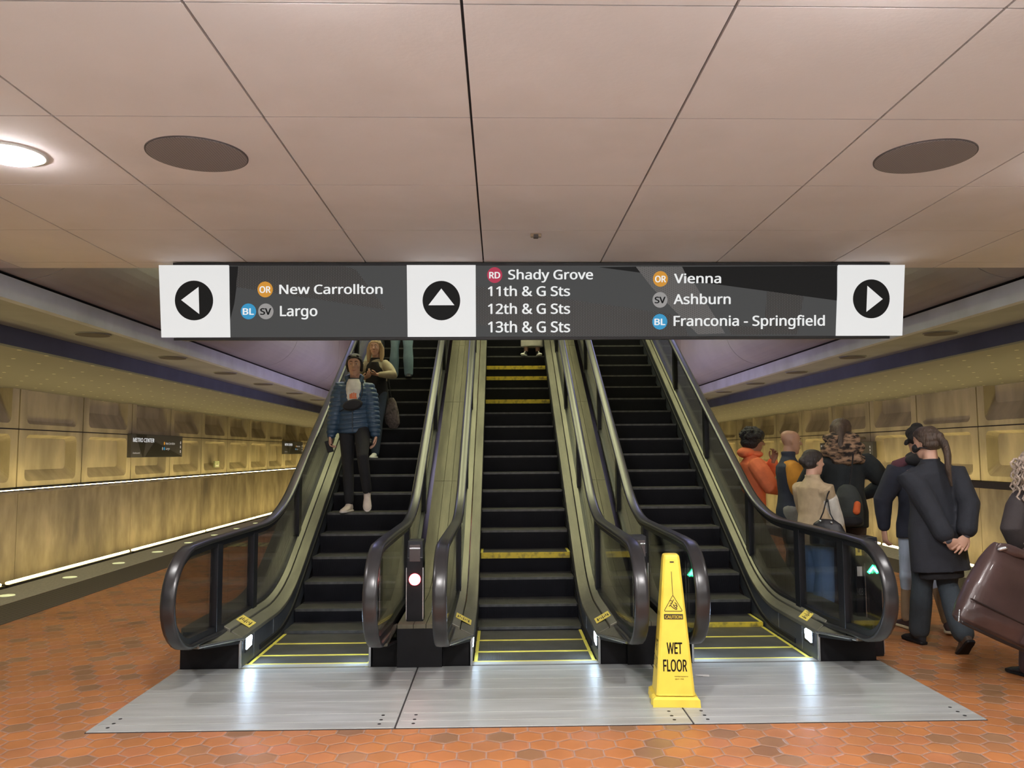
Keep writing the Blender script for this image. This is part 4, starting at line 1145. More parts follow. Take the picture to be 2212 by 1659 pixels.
    def top(s, name, m, z0=.86, wid=1., hem=None, sleeve=1., thick=.018, collar=None, disp=None, vox=.0095, front=1., shoulder=0., sl_r=1., belly=0., cuff=0.):
        """coat, jacket, shirt: torso tube and sleeves as one continuous garment"""
        k = s.k; J = s.J; mb = MB(); t = thick; sh = s.shw+shoulder
        tor = [(z0, 0, .165*wid+(hem or 0), .118*front+(hem or 0)*.6)]
        for z, cy, rx, ry in ((.92, 0, .158, .110), (1.00, .002, .150, .104), (1.10, .006, .142, .100), (1.20, .008, .152, .108), (1.30, .004, .166, .112), (1.365, -.004, sh-.022, .100)):
            if z > z0+.03:
                f = max(0, (1.25-z)/(1.25-z0)) if hem else 0
                tor.append((z, cy+belly*max(0, 1-abs(z-1.05)/.25), rx*wid+(hem or 0)*f+t*.5, ry*front+(hem or 0)*f*.6+t*.5))
        tor += [(1.400, -.008, sh-.068, .084+t*.4), (1.438, -.012, .104, .070+t*.2), (1.465, -.012, .076, .064)]
        if collar: tor += [(1.470+collar*.5, -.012, .076, .068), (1.470+collar, -.014, .079, .072)]
        mb.loft([[s.T(rx*math.cos(2*PI*i/24), cy+ry*math.sin(2*PI*i/24), z) for i in range(24)] for z, cy, rx, ry in tor])
        for n, sd in (('l', -1), ('r', 1)):
            S0 = s.T(sd*(sh-.085), -.01, 1.360); S1 = s.T(sd*(sh-.034), -.01, 1.358); E = J[n+'el']; W = J[n+'wr']
            if sleeve <= 0: continue
            if sleeve <= .5:
                rtube(mb, [S0, S1, lerp(J[n+'sh'], E, sleeve*2*.6), lerp(J[n+'sh'], E, sleeve*2)], [(.046+t*.6)*k, (.052+t*.8)*k, (.050+t)*k*sl_r, (.050+t)*k*sl_r])
            else:
                f = (sleeve-.5)*2
                e = lerp(E, W, f)
                rtube(mb, [S0, S1, lerp(J[n+'sh'], E, .35), lerp(J[n+'sh'], E, .7), E, lerp(E, W, f*.5), e], [(.046+t*.6)*k, (.063+t*.8)*k, (.052+t*.95)*k*sl_r, (.046+t*.9)*k*sl_r, (.042+t*.9)*k*sl_r, (.037+t*.8)*k*sl_r, (.026+t*.6+cuff)*k*sl_r])
        return put(name, fused(mb, vox, 4, disp), m, s.root)
    def trousers(s, m, name='trousers', thigh=1., knee=1.04, hemr=1.06, length=1., disp=None, waist=1.02, vox=.0095):
        k = s.k; J = s.J; mb = MB()
        tor = [(.845, 0, .13, .095), (.88, 0, .160, .112), (.93, 0, .164, .112), (1.0, .002, .150, .104), (waist, .003, .142, .098)]
        mb.loft([[s.T(rx*math.cos(2*PI*i/20), cy+ry*math.sin(2*PI*i/20), z) for i in range(20)] for z, cy, rx, ry in tor])
        for n in ('l', 'r'):
            h, kn, an = J[n+'hip'], J[n+'kn'], J[n+'an']; e = lerp(kn, an, length)
            rtube(mb, [h, lerp(h, kn, .35), lerp(h, kn, .7), kn, lerp(kn, e, .4), e], [.094*k*thigh, .086*k*thigh, .072*k*(thigh+knee)/2, .060*k*knee, .060*k*(knee+hemr)/2, .050*k*hemr])
        return put(name, fused(mb, vox, 4, disp or wrinkle(3, .004)), m, s.root)
    def shoe(s, n, upper, sole, direction, pitch=0., size=1., boot=0., name='shoe'):
        k = s.k*size; an = s.J[n+'an']
        d = Vector(direction).normalized(); side = d.cross(V(0, 0, 1)).normalized(); upv = V(0, 0, 1)
        Rp = Matrix.Rotation(pitch, 3, side); d2 = Rp @ d; u2 = Rp @ upv
        q = lambda a, b, c: an+(d2*a+side*b+u2*c)*k
        mb = MB(); rings = []
        for a, hw, z0, z1 in ((-.062, .018, -.066, -.02), (-.05, .030, -.074, .005), (-.02, .036, -.076, .028), (.02, .037, -.076, .030), (.06, .039, -.076, -.004), (.11, .045, -.076, -.024), (.155, .043, -.075, -.036), (.185, .030, -.073, -.048), (.200, .012, -.070, -.058)):
            cz, hz = (z0+z1)/2, (z1-z0)/2
            rings.append([q(a, hw*math.cos(2*PI*i/14), cz+hz*math.sin(2*PI*i/14)) for i in range(14)])
        mb.loft(rings)
        rtube(mb, [q(0, 0, -.03), q(-.005, 0, .03+boot)], [.040*k, (.038+boot*.1)*k], 12)
        sh = put(name, fused(mb, .0075, 2), upper, s.root)
        sb = MB(); out = [(-.068, .018), (-.06, .032), (-.02, .038), (.03, .037), (.08, .043), (.13, .047), (.17, .042), (.198, .026), (.208, .010)]
        poly = [(a, w_) for a, w_ in out]+[(a, -w_) for a, w_ in reversed(out)]
        sb.add([q(a, b, -.080) for a, b in poly]+[q(a, b, -.058) for a, b in poly], [tuple(range(len(poly))), tuple(range(len(poly), 2*len(poly)))]+[(i, (i+1) % len(poly), (i+1) % len(poly)+len(poly), i+len(poly)) for i in range(len(poly))])
        so = sb.build('sole', sole, None, off=None); so.parent = sh
        md = so.modifiers.new('bevel', 'BEVEL'); md.width = .006; md.segments = 2; md.limit_method = 'ANGLE'
        return sh
    def add(s, name, m, fn, vox=.008, smooth=3, disp=None, parent=None):
        mb = MB(); fn(mb); return put(name, fused(mb, vox, smooth, disp), m, parent or s.root)
    def raw(s, name, m, fn, smooth=True, parent=None):
        mb = MB(); fn(mb); return put(name, evaluate(mb, []), m, parent or s.root, smooth)
    def cap_hair(s, mb, lift=.012, back=0., front=.055, low=.075):
        """hair over the crown and the back of the head, clear of the face"""
        Hm = s.Hm
        for z, y, rx, ry in ((.20, -.012, .070, .086), (.175, -.022, .080, .090), (.14, -.034, .081, .080), (.10, -.044, .074, .066)):
            if z >= low: ball(mb, Hm @ V(0, y, z), ((rx+lift)*s.k, (ry+lift)*s.k, (.042+lift)*s.k), 16, Hm.to_3x3().normalized())
        ball(mb, Hm @ V(0, front-.03, .212), (.055*s.k, .05*s.k, .028*s.k), 12, Hm.to_3x3().normalized())
        for sd in (-1, 1):        # swept from the parting past the temples to the nape
            rtube(mb, [Hm @ V(sd*.012, .074, .207), Hm @ V(sd*.050, .056, .192), Hm @ V(sd*.072, .022, .165), Hm @ V(sd*.070, -.030, .125), Hm @ V(sd*.045, -.070, .09)], [.014*s.k, .018*s.k, .018*s.k, .022*s.k, .024*s.k], 10)

M['eye'] = mat('eye_white', (.75, .72, .68), .3); M['iris'] = mat('iris', (.05, .03, .02), .2); M['lips'] = mat('lips', (.48, .20, .17), .5); M['brow'] = mat('eyebrow', (.06, .04, .03), .8)
def fabric(name, c, rough=.85, var=.12, bump=.25, scale=14, **kw): return mat(name, c, rough, var=var, scale=scale, bump=bump, bscale=220, **kw)
M['skin_a'] = mat('skin_fair', (.56, .33, .24), .5, var=.06, scale=8); M['skin_b'] = mat('skin_warm', (.42, .24, .16), .5, var=.06, scale=8); M['skin_c'] = mat('skin_brown', (.27, .145, .095), .5, var=.06, scale=8)
M['hair_dark'] = mat('hair_dark', (.022, .016, .014), .5, var=.4, scale=30, stretch=(1, 1, .15), bump=.6, bscale=90, bstretch=(1, 1, .12))
M['hair_black'] = mat('hair_black', (.010, .010, .013), .6, var=.4, scale=40, bump=.9, bscale=60)
M['hair_brown'] = mat('hair_brown', (.062, .040, .028), .5, var=.4, scale=30, stretch=(1, 1, .15), bump=.6, bscale=90, bstretch=(1, 1, .12))
M['hair_blonde'] = mat('hair_blonde', (.47, .34, .19), .5, var=.35, scale=30, stretch=(1, 1, .15), bump=.6, bscale=90, bstretch=(1, 1, .12))
M['navy_coat'] = fabric('navy_wool', (.020, .023, .032)); M['grey_cuff'] = fabric('grey_knit', (.085, .09, .115))
M['slate'] = fabric('slate_cloth', (.035, .048, .060)); M['blk_cloth'] = fabric('black_cloth', (.013, .013, .016))
# ------------------------------------------------------------------ woman in the dark coat, walking away
p1 = Person('person in a dark navy coat with a brown ponytail walking away, hands clasped behind', (3.56, 6.62, 0), .04, 1.80)
p1.pose(lean=.02, side=-.05, pelvis=(0, 0, .955), shoulders=.20,
        la=((-.035, -.205, .865), (-1, -.4, 0)), ra=((.115, -.205, .905), (1, -.5, .1)),
        ll=((-.07, .20, .085), (0, 1, 0)), rl=((.06, -.20, .135), (0, 1, .2)), head=(.42, -.08, .02))
p1.body(M['skin_a'], lh=dict(d=(.9, -.15, -.28), n=(.1, 1, .2), curl=.75, thumb=.7), rh=dict(d=(-.72, -.25, -.62), n=(-.1, .9, -.4), curl=.35, thumb=.3), face=False)
p1.top('coat', M['navy_coat'], z0=.60, wid=1.10, hem=.055, sleeve=.90, thick=.036, collar=.015, disp=wrinkle(5, .006), shoulder=.035, cuff=.018, sl_r=1.12)
p1.add('cuff', M['grey_cuff'], lambda mb: [rtube(mb, [lerp(p1.J[n+'el'], p1.J[n+'wr'], .82), lerp(p1.J[n+'el'], p1.J[n+'wr'], 1.02)], [.043, .036]) for n in 'l'])
p1.add('cuff', M['grey_cuff'], lambda mb: [rtube(mb, [lerp(p1.J[n+'el'], p1.J[n+'wr'], .84), lerp(p1.J[n+'el'], p1.J[n+'wr'], 1.0)], [.042, .035]) for n in 'r'])
p1.top('jumper', M['blk_cloth'], z0=.545, wid=1.06, sleeve=.2, thick=.012, vox=.011)
p1.trousers(M['slate'], thigh=1.16, knee=1.25, hemr=1.45, length=.93, disp=wrinkle(8, .006))
p1.shoe('l', M['blk_cloth'], M['black'], (-.1, 1, 0)); p1.shoe('r', M['hair_brown'], M['black'], (.05, 1, 0), -.75)
def pony(mb):
    p1.cap_hair(mb, .010)
    H = p1.Hm; ball(mb, H @ V(.0, -.118, .150), .040, 12)
    rtube(mb, [H @ V(0, -.12, .14), H @ V(0, -.150, .105), p1.T(.045, -.185, 1.50), p1.T(.035, -.190, 1.40), p1.T(.05, -.185, 1.27)], [.026, (.036, .032), (.044, .030), (.040, .024), (.014, .010)], 14)
p1.add('hair', M['hair_brown'], pony, .0065, 2, wrinkle(4, .003, 60, 4))
p1.add('face_mask', mat('mask_black', (.012, .012, .015), .7), lambda mb: [rtube(mb, [p1.Hm @ V(-.05, .075, .06), p1.Hm @ V(-.085, .0, .08), p1.Hm @ V(-.074, -.05, .07)], [(.018, .014), (.012, .007), (.010, .006)]), rtube(mb, [p1.Hm @ V(-.058, .06, .085), p1.Hm @ V(-.03, .098, .08), p1.Hm @ V(.03, .098, .08), p1.Hm @ V(.058, .06, .085)], [(.02, .034)]*4)], .006, 2)
p1.add('hair_tie', M['blk_cloth'], lambda mb: ball(mb, p1.Hm @ V(.002, -.128, .132), (.036, .030, .020)), .006, 2)

# ------------------------------------------------------------------ companion on her left
p2 = Person('person in a dark coat with maroon shoulder and pale jeans beside the ponytail walker', (3.76, 7.22, 0), -.10, 1.83)
p2.pose(lean=.02, pelvis=(0, 0, .94), shoulders=.205, la=((-.30, .05, .86), (-1, -.2, 0)), ra=((.22, .10, .95), (1, -.3, 0)),
        ll=((-.10, .14, .085), (0, 1, 0)), rl=((.14, -.08, .10), (0, 1, .2)), head=(-.15, -.12, .0))
p2.body(M['skin_a'], face=False)
p2.top('coat', fabric('dark_navy_felt', (.017, .021, .036)), z0=.80, wid=1.12, hem=.03, sleeve=.94, thick=.034, collar=.03, disp=wrinkle(9, .006), shoulder=.03, sl_r=1.12)
p2.add('hood', M['blk_cloth'], lambda mb: [ball(mb, p2.T(-.0, -.07, 1.455), (.15, .085, .060)), ball(mb, p2.T(0, .02, 1.475), (.11, .09, .060))], .009, 3, wrinkle(2, .006))
p2.add('shoulder_panel', fabric('maroon_cloth', (.085, .028, .042)), lambda mb: rtube(mb, [p2.T(-.11, -.035, 1.452), p2.T(-.19, -.02, 1.415), lerp(p2.J['lsh'], p2.J['lel'], .35)+V(-.026, 0, .01), lerp(p2.J['lsh'], p2.J['lel'], .7)+V(-.030, 0, .0)], [.040, .054, .052, .045]), .009)
p2.trousers(mat('pale_denim', (.42, .52, .66), .8, var=.12, scale=6, bump=.2, bscale=200), thigh=1.12, knee=1.15, hemr=1.25, length=.35)
p2.add('leg_cloth', fabric('khaki_cloth', (.30, .22, .14)), lambda mb: [rtube(mb, [lerp(p2.J[n+'kn'], p2.J[n+'an'], .2), lerp(p2.J[n+'kn'], p2.J[n+'an'], .6), lerp(p2.J[n+'kn'], p2.J[n+'an'], .95)], [.066, .064, .058]) for n in 'r'], .0095, 3, wrinkle(6, .006))
p2.add('leg_cloth', fabric('khaki_cloth_2', (.30, .22, .14)), lambda mb: [rtube(mb, [lerp(p2.J[n+'kn'], p2.J[n+'an'], .2), lerp(p2.J[n+'kn'], p2.J[n+'an'], .6), lerp(p2.J[n+'kn'], p2.J[n+'an'], .95)], [.066, .064, .058]) for n in 'l'], .0095, 3, wrinkle(6, .006))
M['sneak_mix'] = mat('sneaker_dark', (.05, .03, .035), .6); M['sole_pale'] = mat('sole_pale', (.62, .55, .40), .6)
for n, d in (('l', (-.2, 1, 0)), ('r', (.45, 1, 0))):
    sh = p2.shoe(n, M['sneak_mix'], M['sole_pale'], d)
    a = p2.J[n+'an']; dv = Vector(d).normalized(); sv_ = dv.cross(V(0, 0, 1))
    for off, m_, nm in ((.05, mat('red_panel', (.45, .09, .08), .6), 'red_panel'), (.11, mat('blue_panel', (.12, .28, .42), .6), 'blue_panel')):
        mb = MB(); rtube(mb, [a+dv*off+sv_*.030+V(0, 0, -.05), a+dv*(off+.05)+sv_*.036+V(0, 0, -.055)], [.017, .015], 8); put(nm, evaluate(mb, []), m_, sh)
p2.add('beanie', mat('dark_knit', (.016, .014, .014), .95, var=.3, scale=30, bump=.8, bscale=70), lambda mb: [ball(mb, p2.Hm @ V(0, -.015, .19), (.098, .112, .072)), ball(mb, p2.Hm @ V(-.0, -.05, .14), (.094, .080, .06)), ball(mb, p2.Hm @ V(0, -.02, .25), (.05, .06, .035)), rtube(mb, [p2.Hm @ V(-.085, -.01, .12), p2.Hm @ V(-.10, -.03, .10)], [.022, .018])], .008, 3)
for i, z in enumerate((.93, 1.02)):
    b_ = MB(); ball(b_, p2.T(-.105, -.158, z), .012, 10); put('button', evaluate(b_, []), M['white'], p2.root)

# ------------------------------------------------------------------ hooded fur collar, with backpack
p3 = Person('person in a black coat with a mottled fur hood collar, seen from behind', (3.37, 7.95, 0), -.35, 1.92)
p3.pose(lean=.02, pelvis=(0, 0, .95), shoulders=.20, la=((-.16, .20, 1.02), (-1, -.4, 0)), ra=((.17, .20, 1.05), (1, -.35, 0)), head=(-.2, -.05, 0))
p3.body(M['skin_b'], lh=dict(curl=.7), rh=dict(curl=.7), face=False)
p3.top('coat', fabric('black_green_coat', (.012, .017, .020)), z0=.78, wid=1.08, hem=.02, sleeve=.97, thick=.036, collar=.02, disp=wrinkle(19, .006), shoulder=.02, sl_r=1.12)
p3.trousers(fabric('brown_corduroy', (.055, .036, .030)), thigh=1.12, knee=1.2, hemr=1.3)
for n, d in (('l', (-.2, 1, 0)), ('r', (.2, 1, 0))): p3.shoe(n, M['blk_cloth'], M['black'], d)
def furm():
    m = bpy.data.materials.new('mottled_fur'); m.use_nodes = True; N = m.node_tree.nodes; L = m.node_tree.links; p = N['Principled BSDF']
    tc = N.new('ShaderNodeTexCoord'); mp = N.new('ShaderNodeMapping'); mp.inputs['Scale'].default_value = (13, 13, 30); nz = N.new('ShaderNodeTexNoise'); nz.inputs['Scale'].default_value = 1.2; nz.inputs['Detail'].default_value = 3
    L.new(tc.outputs['Object'], mp.inputs['Vector']); L.new(mp.outputs['Vector'], nz.inputs['Vector'])
    cr = N.new('ShaderNodeValToRGB'); e = cr.color_ramp.elements; e[0].position = .42; e[0].color = (.018, .013, .012, 1); e[1].position = .62; e[1].color = (.33, .21, .13, 1)
    L.new(nz.outputs['Fac'], cr.inputs['Fac']); L.new(cr.outputs['Color'], p.inputs['Base Color']); p.inputs['Roughness'].default_value = .95
    return m
M['fur'] = furm()
p3.add('fur_hood', M['fur'], lambda mb: [ball(mb, p3.T(0, -.09, 1.47), (.205, .115, .105)), ball(mb, p3.T(0, -.07, 1.56), (.175, .11, .085)), ball(mb, p3.T(.04, -.07, 1.385), (.165, .12, .07))], .010, 2, wrinkle(77, .012, 60, 60))
p3.add('hair', M['hair_brown'], lambda mb: [p3.cap_hair(mb, .014), rtube(mb, [p3.Hm @ V(0, -.07, .15), p3.Hm @ V(0, -.09, .06), p3.Hm @ V(.0, -.10, -.02)], [(.09, .07), (.105, .06), (.11, .055)])], .008, 3, wrinkle(21, .004, 50, 5))
p3.add('hair_clip', mat('clip_cream', (.62, .58, .47), .5), lambda mb: ball(mb, p3.Hm @ V(-.055, -.148, .03), (.034, .018, .022)), .005, 2)
# her backpack hangs low on one shoulder: a thing of its own
def local_to_world(p, v): return Matrix.Rotation(p.root.rotation_euler.z, 3, 'Z') @ Vector(v)+p.root.location
bp = empty('backpack', tuple(local_to_world(p3, p3.T(.02, -.235, .80))), -.35, 'dark grey green backpack with an orange patch on the black coat back', 'backpack')
def bag(name, m, fn, parent, vox=.008, smooth=3, disp=None):
    mb = MB(); fn(mb); return put(name, fused(mb, vox, smooth, disp), m, parent)
M['pack'] = fabric('pack_cloth', (.035, .042, .040)); M['orange'] = fabric('orange_cloth', (.62, .12, .030))
bag('main_pouch', M['pack'], lambda mb: mb.loft([[(rx*math.cos(2*PI*i/18), ry*math.sin(2*PI*i/18), z) for i in range(18)] for z, rx, ry in ((0, .11, .04), (.02, .135, .06), (.14, .13, .075), (.28, .115, .07), (.37, .08, .05), (.40, .035, .03))]), bp, disp=wrinkle(31, .006))
bag('lower_flap', M['blk_cloth'], lambda mb: [ball(mb, (0, -.04, .06), (.13, .045, .055))], bp)
bag('patch', M['orange'], lambda mb: rtube(mb, [(.068, -.070, .15), (.078, -.062, .215)], [(.034, .034), (.032, .032)], 14), bp, .006)
bag('tag', M['pack'], lambda mb: [ball(mb, (-.09, -.068, .19), (.016, .010, .016))], bp, .004)
bag('shoulder_strap', M['blk_cloth'], lambda mb: rtube(mb, [(.02, .0, .38), (.05, .04, .55), (.07, .10, .68)], [(.020, .008)]*3, 8), bp, .006)

# ------------------------------------------------------------------ woman in the tan jacket
p4 = Person('person in a tan jacket and blue jeans waiting behind the right escalator', (2.90, 7.50, 0), -1.20, 1.62)
p4.pose(lean=.0, pelvis=(0, 0, .95), shoulders=.19, la=((-.10, .22, .93), (-1, -.4, 0)), ra=((.10, .24, .84), (1, -.35, 0)), ll=((-.10, .03, .08), (0, 1, 0)), rl=((.10, -.04, .08), (0, 1, 0)), head=(-.15, -.05, 0))
p4.body(M['skin_a'], lh=dict(curl=.6), rh=dict(curl=.6, d=(-.3, .5, -.8)))
M['tan'] = fabric('tan_cotton', (.46, .36, .23)); M['tan_pale'] = fabric('pale_panel', (.60, .58, .52))
p4.top('jacket', M['tan'], z0=.80, wid=1.10, hem=.035, sleeve=.97, thick=.030, collar=.022, disp=wrinkle(41, .008), shoulder=.02, sl_r=1.12)
p4.add('sleeve_panel', M['tan_pale'], lambda mb: rtube(mb, [lerp(p4.J['rsh'], p4.J['rel'], .45), p4.J['rel'], lerp(p4.J['rel'], p4.J['rwr'], .3)], [.086, .084, .078]), .0095, 3, wrinkle(43, .005))
M['jeans'] = mat('blue_denim', (.15, .26, .48), .8, var=.16, scale=5, stain=(.22, .36, .60), stain_scale=3, stain_amt=.5, bump=.2, bscale=220)
p4.trousers(M['jeans'], thigh=1.2, knee=1.4, hemr=1.7, disp=wrinkle(44, .006))
for n, d in (('l', (-.15, 1, 0)), ('r', (.2, 1, 0))): p4.shoe(n, M['blk_cloth'], M['black'], d)
p4.add('hair', M['hair_dark'], lambda mb: [p4.cap_hair(mb, .010), ball(mb, p4.Hm @ V(0, -.115, .13), .042)], .007, 3)
e_ = MB(); ball(e_, p4.Hm @ V(.084, -.008, .092), .009, 8); put('earring', evaluate(e_, []), M['brass'], p4.root)
# black shoulder bag on her near side
w4 = local_to_world(p4, p4.T(.24, -.06, .80))
hb = empty('shoulder_bag', tuple(w4), -.60, 'slouchy black shoulder bag carried over the tan jacket', 'bag')
M['blk_leather'] = mat('black_leather', (.014, .014, .017), .45, var=.3, scale=8, bump=.2, bscale=30)
bag('bag_body', M['blk_leather'], lambda mb: mb.loft([[(cx_+rx*math.cos(2*PI*i/18), ry*math.sin(2*PI*i/18), z) for i in range(18)] for z, cx_, rx, ry in ((.0, 0, .14, .03), (.02, 0, .165, .05), (.12, 0, .16, .06), (.21, 0, .12, .05), (.255, -.0, .06, .03))]), hb, disp=wrinkle(51, .010))
bag('strap', M['blk_leather'], lambda mb: [rtube(mb, [(-.09, 0, .19), (-.03, -.02, .31), (.01, .0, .47), (.03, .06, .53)], [(.010, .006), (.014, .006), (.016, .006), (.014, .006)], 8), rtube(mb, [(.08, 0, .19), (.03, -.02, .30), (.01, 0, .42)], [(.010, .006)]*3, 8)], hb, .005, 1)
for i, (x, z) in enumerate(((-.05, .235), (.045, .225))):
    rg_ = MB(); ball(rg_, (x, -.052, z), .013, 10); put('ring', evaluate(rg_, []), M['trim'], hb)

# ------------------------------------------------------------------ bald man in the navy vest
p5 = Person('bald person in a navy vest over a mustard shirt standing in profile', (3.10, 8.68, 0), -1.65, 1.84)
p5.pose(lean=.02, pelvis=(0, 0, .95), shoulders=.20, la=((-.10, .26, .98), (-1, -.4, 0)), ra=((.17, .22, .92), (.6, -.6, 0)), head=(.0, -.05, 0))
p5.body(M['skin_b'], rh=dict(curl=.5))
p5.top('shirt', fabric('mustard_cotton', (.50, .22, .022)), z0=.93, wid=1.02, sleeve=.40, thick=.034, disp=wrinkle(61, .005), sl_r=1.25)
p5.top('vest', fabric('navy_fleece', (.028, .036, .058)), z0=.82, wid=1.10, sleeve=0, thick=.036, collar=.045, front=1.12, disp=wrinkle(62, .005), shoulder=-.01, belly=.015)
p5.trousers(fabric('stone_cotton', (.25, .25, .23)), thigh=1.18, knee=1.25, hemr=1.3, disp=wrinkle(63, .007))
for n, d in (('l', (-.2, 1, 0)), ('r', (.2, 1, 0))): p5.shoe(n, M['hair_brown'], M['black'], d)

# ------------------------------------------------------------------ orange hoodie
p6 = Person('person in an orange hoodie with curly black hair raising one hand to the face', (2.93, 9.45, 0), -1.60, 1.86)
p6.pose(lean=.04, pelvis=(0, 0, .95), shoulders=.20, la=((.02, .24, 1.40), (-1, .1, -.6)), ra=((.16, .34, 1.10), (.7, -.8, -.2)), head=(-.05, -.12, 0))
p6.body(M['skin_c'], lh=dict(d=(.1, .25, .95), n=(.6, -.7, 0), curl=.9, thumb=.8), rh=dict(d=(-.1, .95, .1), n=(-.8, 0, .5), curl=.8))
M['hoodie'] = fabric('orange_fleece', (.85, .215, .09), var=.08)
p6.top('hoodie', M['hoodie'], z0=.80, wid=1.14, sleeve=.95, thick=.036, front=1.14, disp=wrinkle(71, .008), sl_r=1.15)
p6.add('hood', M['hoodie'], lambda mb: [ball(mb, p6.T(0, -.075, 1.49), (.135, .10, .065)), ball(mb, p6.T(0, .03, 1.475), (.11, .09, .045))], .009, 3, wrinkle(72, .006))
p6.trousers(fabric('olive_cotton', (.16, .145, .10)), thigh=1.2, knee=1.3, hemr=1.35, disp=wrinkle(73, .007))
for n, d in (('l', (-.2, 1, 0)), ('r', (.2, 1, 0))): p6.shoe(n, M['white'], M['white'], d)
def afro(mb):
    p6.cap_hair(mb, .034); rs = random.Random(4)
    for i in range(90):
        a = rs.uniform(0, 2*PI); h_ = rs.uniform(-.25, 1)
        v_ = V(math.cos(a)*math.sqrt(1-h_*h_)*.118, -.030+math.sin(a)*math.sqrt(1-h_*h_)*.124, .172+h_*.100)
        if v_.y > .045 and v_.z < .20: continue
        ball(mb, p6.Hm @ v_, rs.uniform(.016, .024), 8)
p6.add('hair', M['hair_black'], afro, .0075, 1)
g_ = MB()
for sd in (-1, 1): rtube(g_, [p6.Hm @ V(sd*.055, .088, .130), p6.Hm @ V(sd*.076, .05, .133), p6.Hm @ V(sd*.078, -.01, .135)], [.003]*3, 6)
rtube(g_, [p6.Hm @ V(-.055, .094, .13), p6.Hm @ V(0, .104, .132), p6.Hm @ V(.055, .094, .13)], [.003]*3, 6)
put('glasses', evaluate(g_, []), M['black'], p6.root)

# ------------------------------------------------------------------ person at the right edge with curly hair
p7 = Person('person with long curly grey brown hair at the right edge of the view', (3.85, 5.72, 0), .15, 1.60)
p7.pose(lean=.05, pelvis=(0, 0, .95), shoulders=.20, la=((-.20, -.02, .95), (-1, -.4, 0)), ra=((.25, .10, .90), (1, -.3, 0)), ll=((-.12, .10, .08), (0, 1, 0)), rl=((.10, -.10, .09), (0, 1, 0)))
p7.body(M['skin_a'], lh=dict(curl=.9), face=False)
p7.top('coat', fabric('brown_black_coat', (.030, .024, .025)), z0=.55, wid=1.06, hem=.03, sleeve=.95, thick=.036, collar=.02, disp=wrinkle(81, .006), sl_r=1.1)
p7.trousers(fabric('plum_trousers', (.060, .038, .040)), thigh=1.15, knee=1.2, hemr=1.3)
for n, d in (('l', (-.1, 1, 0)), ('r', (.1, 1, 0))): p7.shoe(n, M['blk_leather'], M['black'], d)
M['hair_curl'] = mat('hair_curly', (.34, .27, .22), .5, var=.6, scale=35, bump=.6, bscale=90)
def curls(mb):
    rs = random.Random(9)
    for i in range(46):
        a = rs.uniform(PI*.85, PI*2.05); r_ = rs.uniform(.10, .17)
        x, y = -.02+r_*math.cos(a)*1.15, -.03+r_*math.sin(a); z0 = rs.uniform(.10, .20); L = rs.uniform(.45, .85)
        pts = []
        for q_ in range(26):
            t = q_/25; ph = t*L*75+i
            pts.append(p7.Hm @ V(x*(1+.45*t)+.014*math.cos(ph), y*(1+.30*t)+.014*math.sin(ph)-.02*t, z0-L*t))
        mb.loft(tube_rings(pts, [.0085*(1-.35*t/26) for t in range(26)], 6))
p7.raw('curls', M['hair_curl'], curls)
p7.add('hair', M['hair_curl'], lambda mb: [p7.cap_hair(mb, .026), rtube(mb, [p7.Hm @ V(-.02, -.07, .14), p7.Hm @ V(-.04, -.11, .0), p7.Hm @ V(-.06, -.13, -.16)], [(.10, .06), (.125, .06), (.10, .045)])], .009, 1, wrinkle(83, .012, 70, 70))
# big brown bag hanging from the shoulder
wb = empty('weekend_bag', (3.27, 5.46, .36), .12, 'large brown leather bag slung behind the person with curly hair', 'bag')
wb.rotation_euler = (0, .42, .12)
M['bag_brown'] = mat('brown_leather', (.060, .036, .034), .30, var=.25, scale=4, bump=.25, bscale=9, coat=.3)
M['bag_dark'] = mat('dark_leather_edge', (.015, .010, .010), .4)
def bagbody(mb):
    rings = []
    for z, hx, hy in ((.0, .27, .055), (.025, .30, .085), (.10, .30, .10), (.28, .275, .105), (.46, .235, .09), (.57, .205, .06), (.60, .195, .025)):
        rings.append([(hx*math.copysign(abs(math.cos(a))**.55, math.cos(a)), hy*math.copysign(abs(math.sin(a))**.7, math.sin(a)), z) for a in [2*PI*i/32 for i in range(32)]])
    mb.loft(rings)
bag('bag_body', M['bag_brown'], bagbody, wb, .009, 3, wrinkle(91, .010, 12, 12))
bag('base_piping', M['bag_dark'], lambda mb: rtube(mb, [(-.285, -.075, .0), (-.15, -.098, -.006), (.0, -.10, -.008), (.15, -.098, -.006), (.285, -.075, .0)], [.012]*5, 8), wb, .005, 1)
bag('seam', M['bag_dark'], lambda mb: rtube(mb, [(-.29, -.088, .165), (-.1, -.112, .155), (.1, -.112, .15), (.28, -.088, .15)], [.006]*4, 8), wb, .004, 1)
bag('zip_flap', M['bag_brown'], lambda mb: [rtube(mb, [(-.19, -.045, .57), (0, -.065, .585), (.18, -.045, .57)], [(.022, .03)]*3, 10)], wb, .008, 2, wrinkle(95, .006, 30, 30))
bag('vertical_band', M['bag_brown'], lambda mb: rtube(mb, [(.14, -.108, .03), (.13, -.118, .2), (.12, -.10, .52)], [(.028, .008)]*3, 10), wb, .006, 1)
bag('buckle', M['trim'], lambda mb: [rtube(mb, [(-.19, -.06, .55), (-.165, -.075, .57)], [.014, .012], 8)], wb, .004, 1)
bag('shoulder_strap', M['bag_brown'], lambda mb: rtube(mb, [(-.02, -.03, .57), (.05, -.02, .70), (.12, .0, .84), (.14, .03, .96)], [(.024, .008)]*4, 8), wb, .006, 1)
bag('corner_patch', M['trim'], lambda mb: rtube(mb, [(-.292, -.05, .0), (-.305, -.04, .07)], [.007, .006], 8), wb, .004, 1)

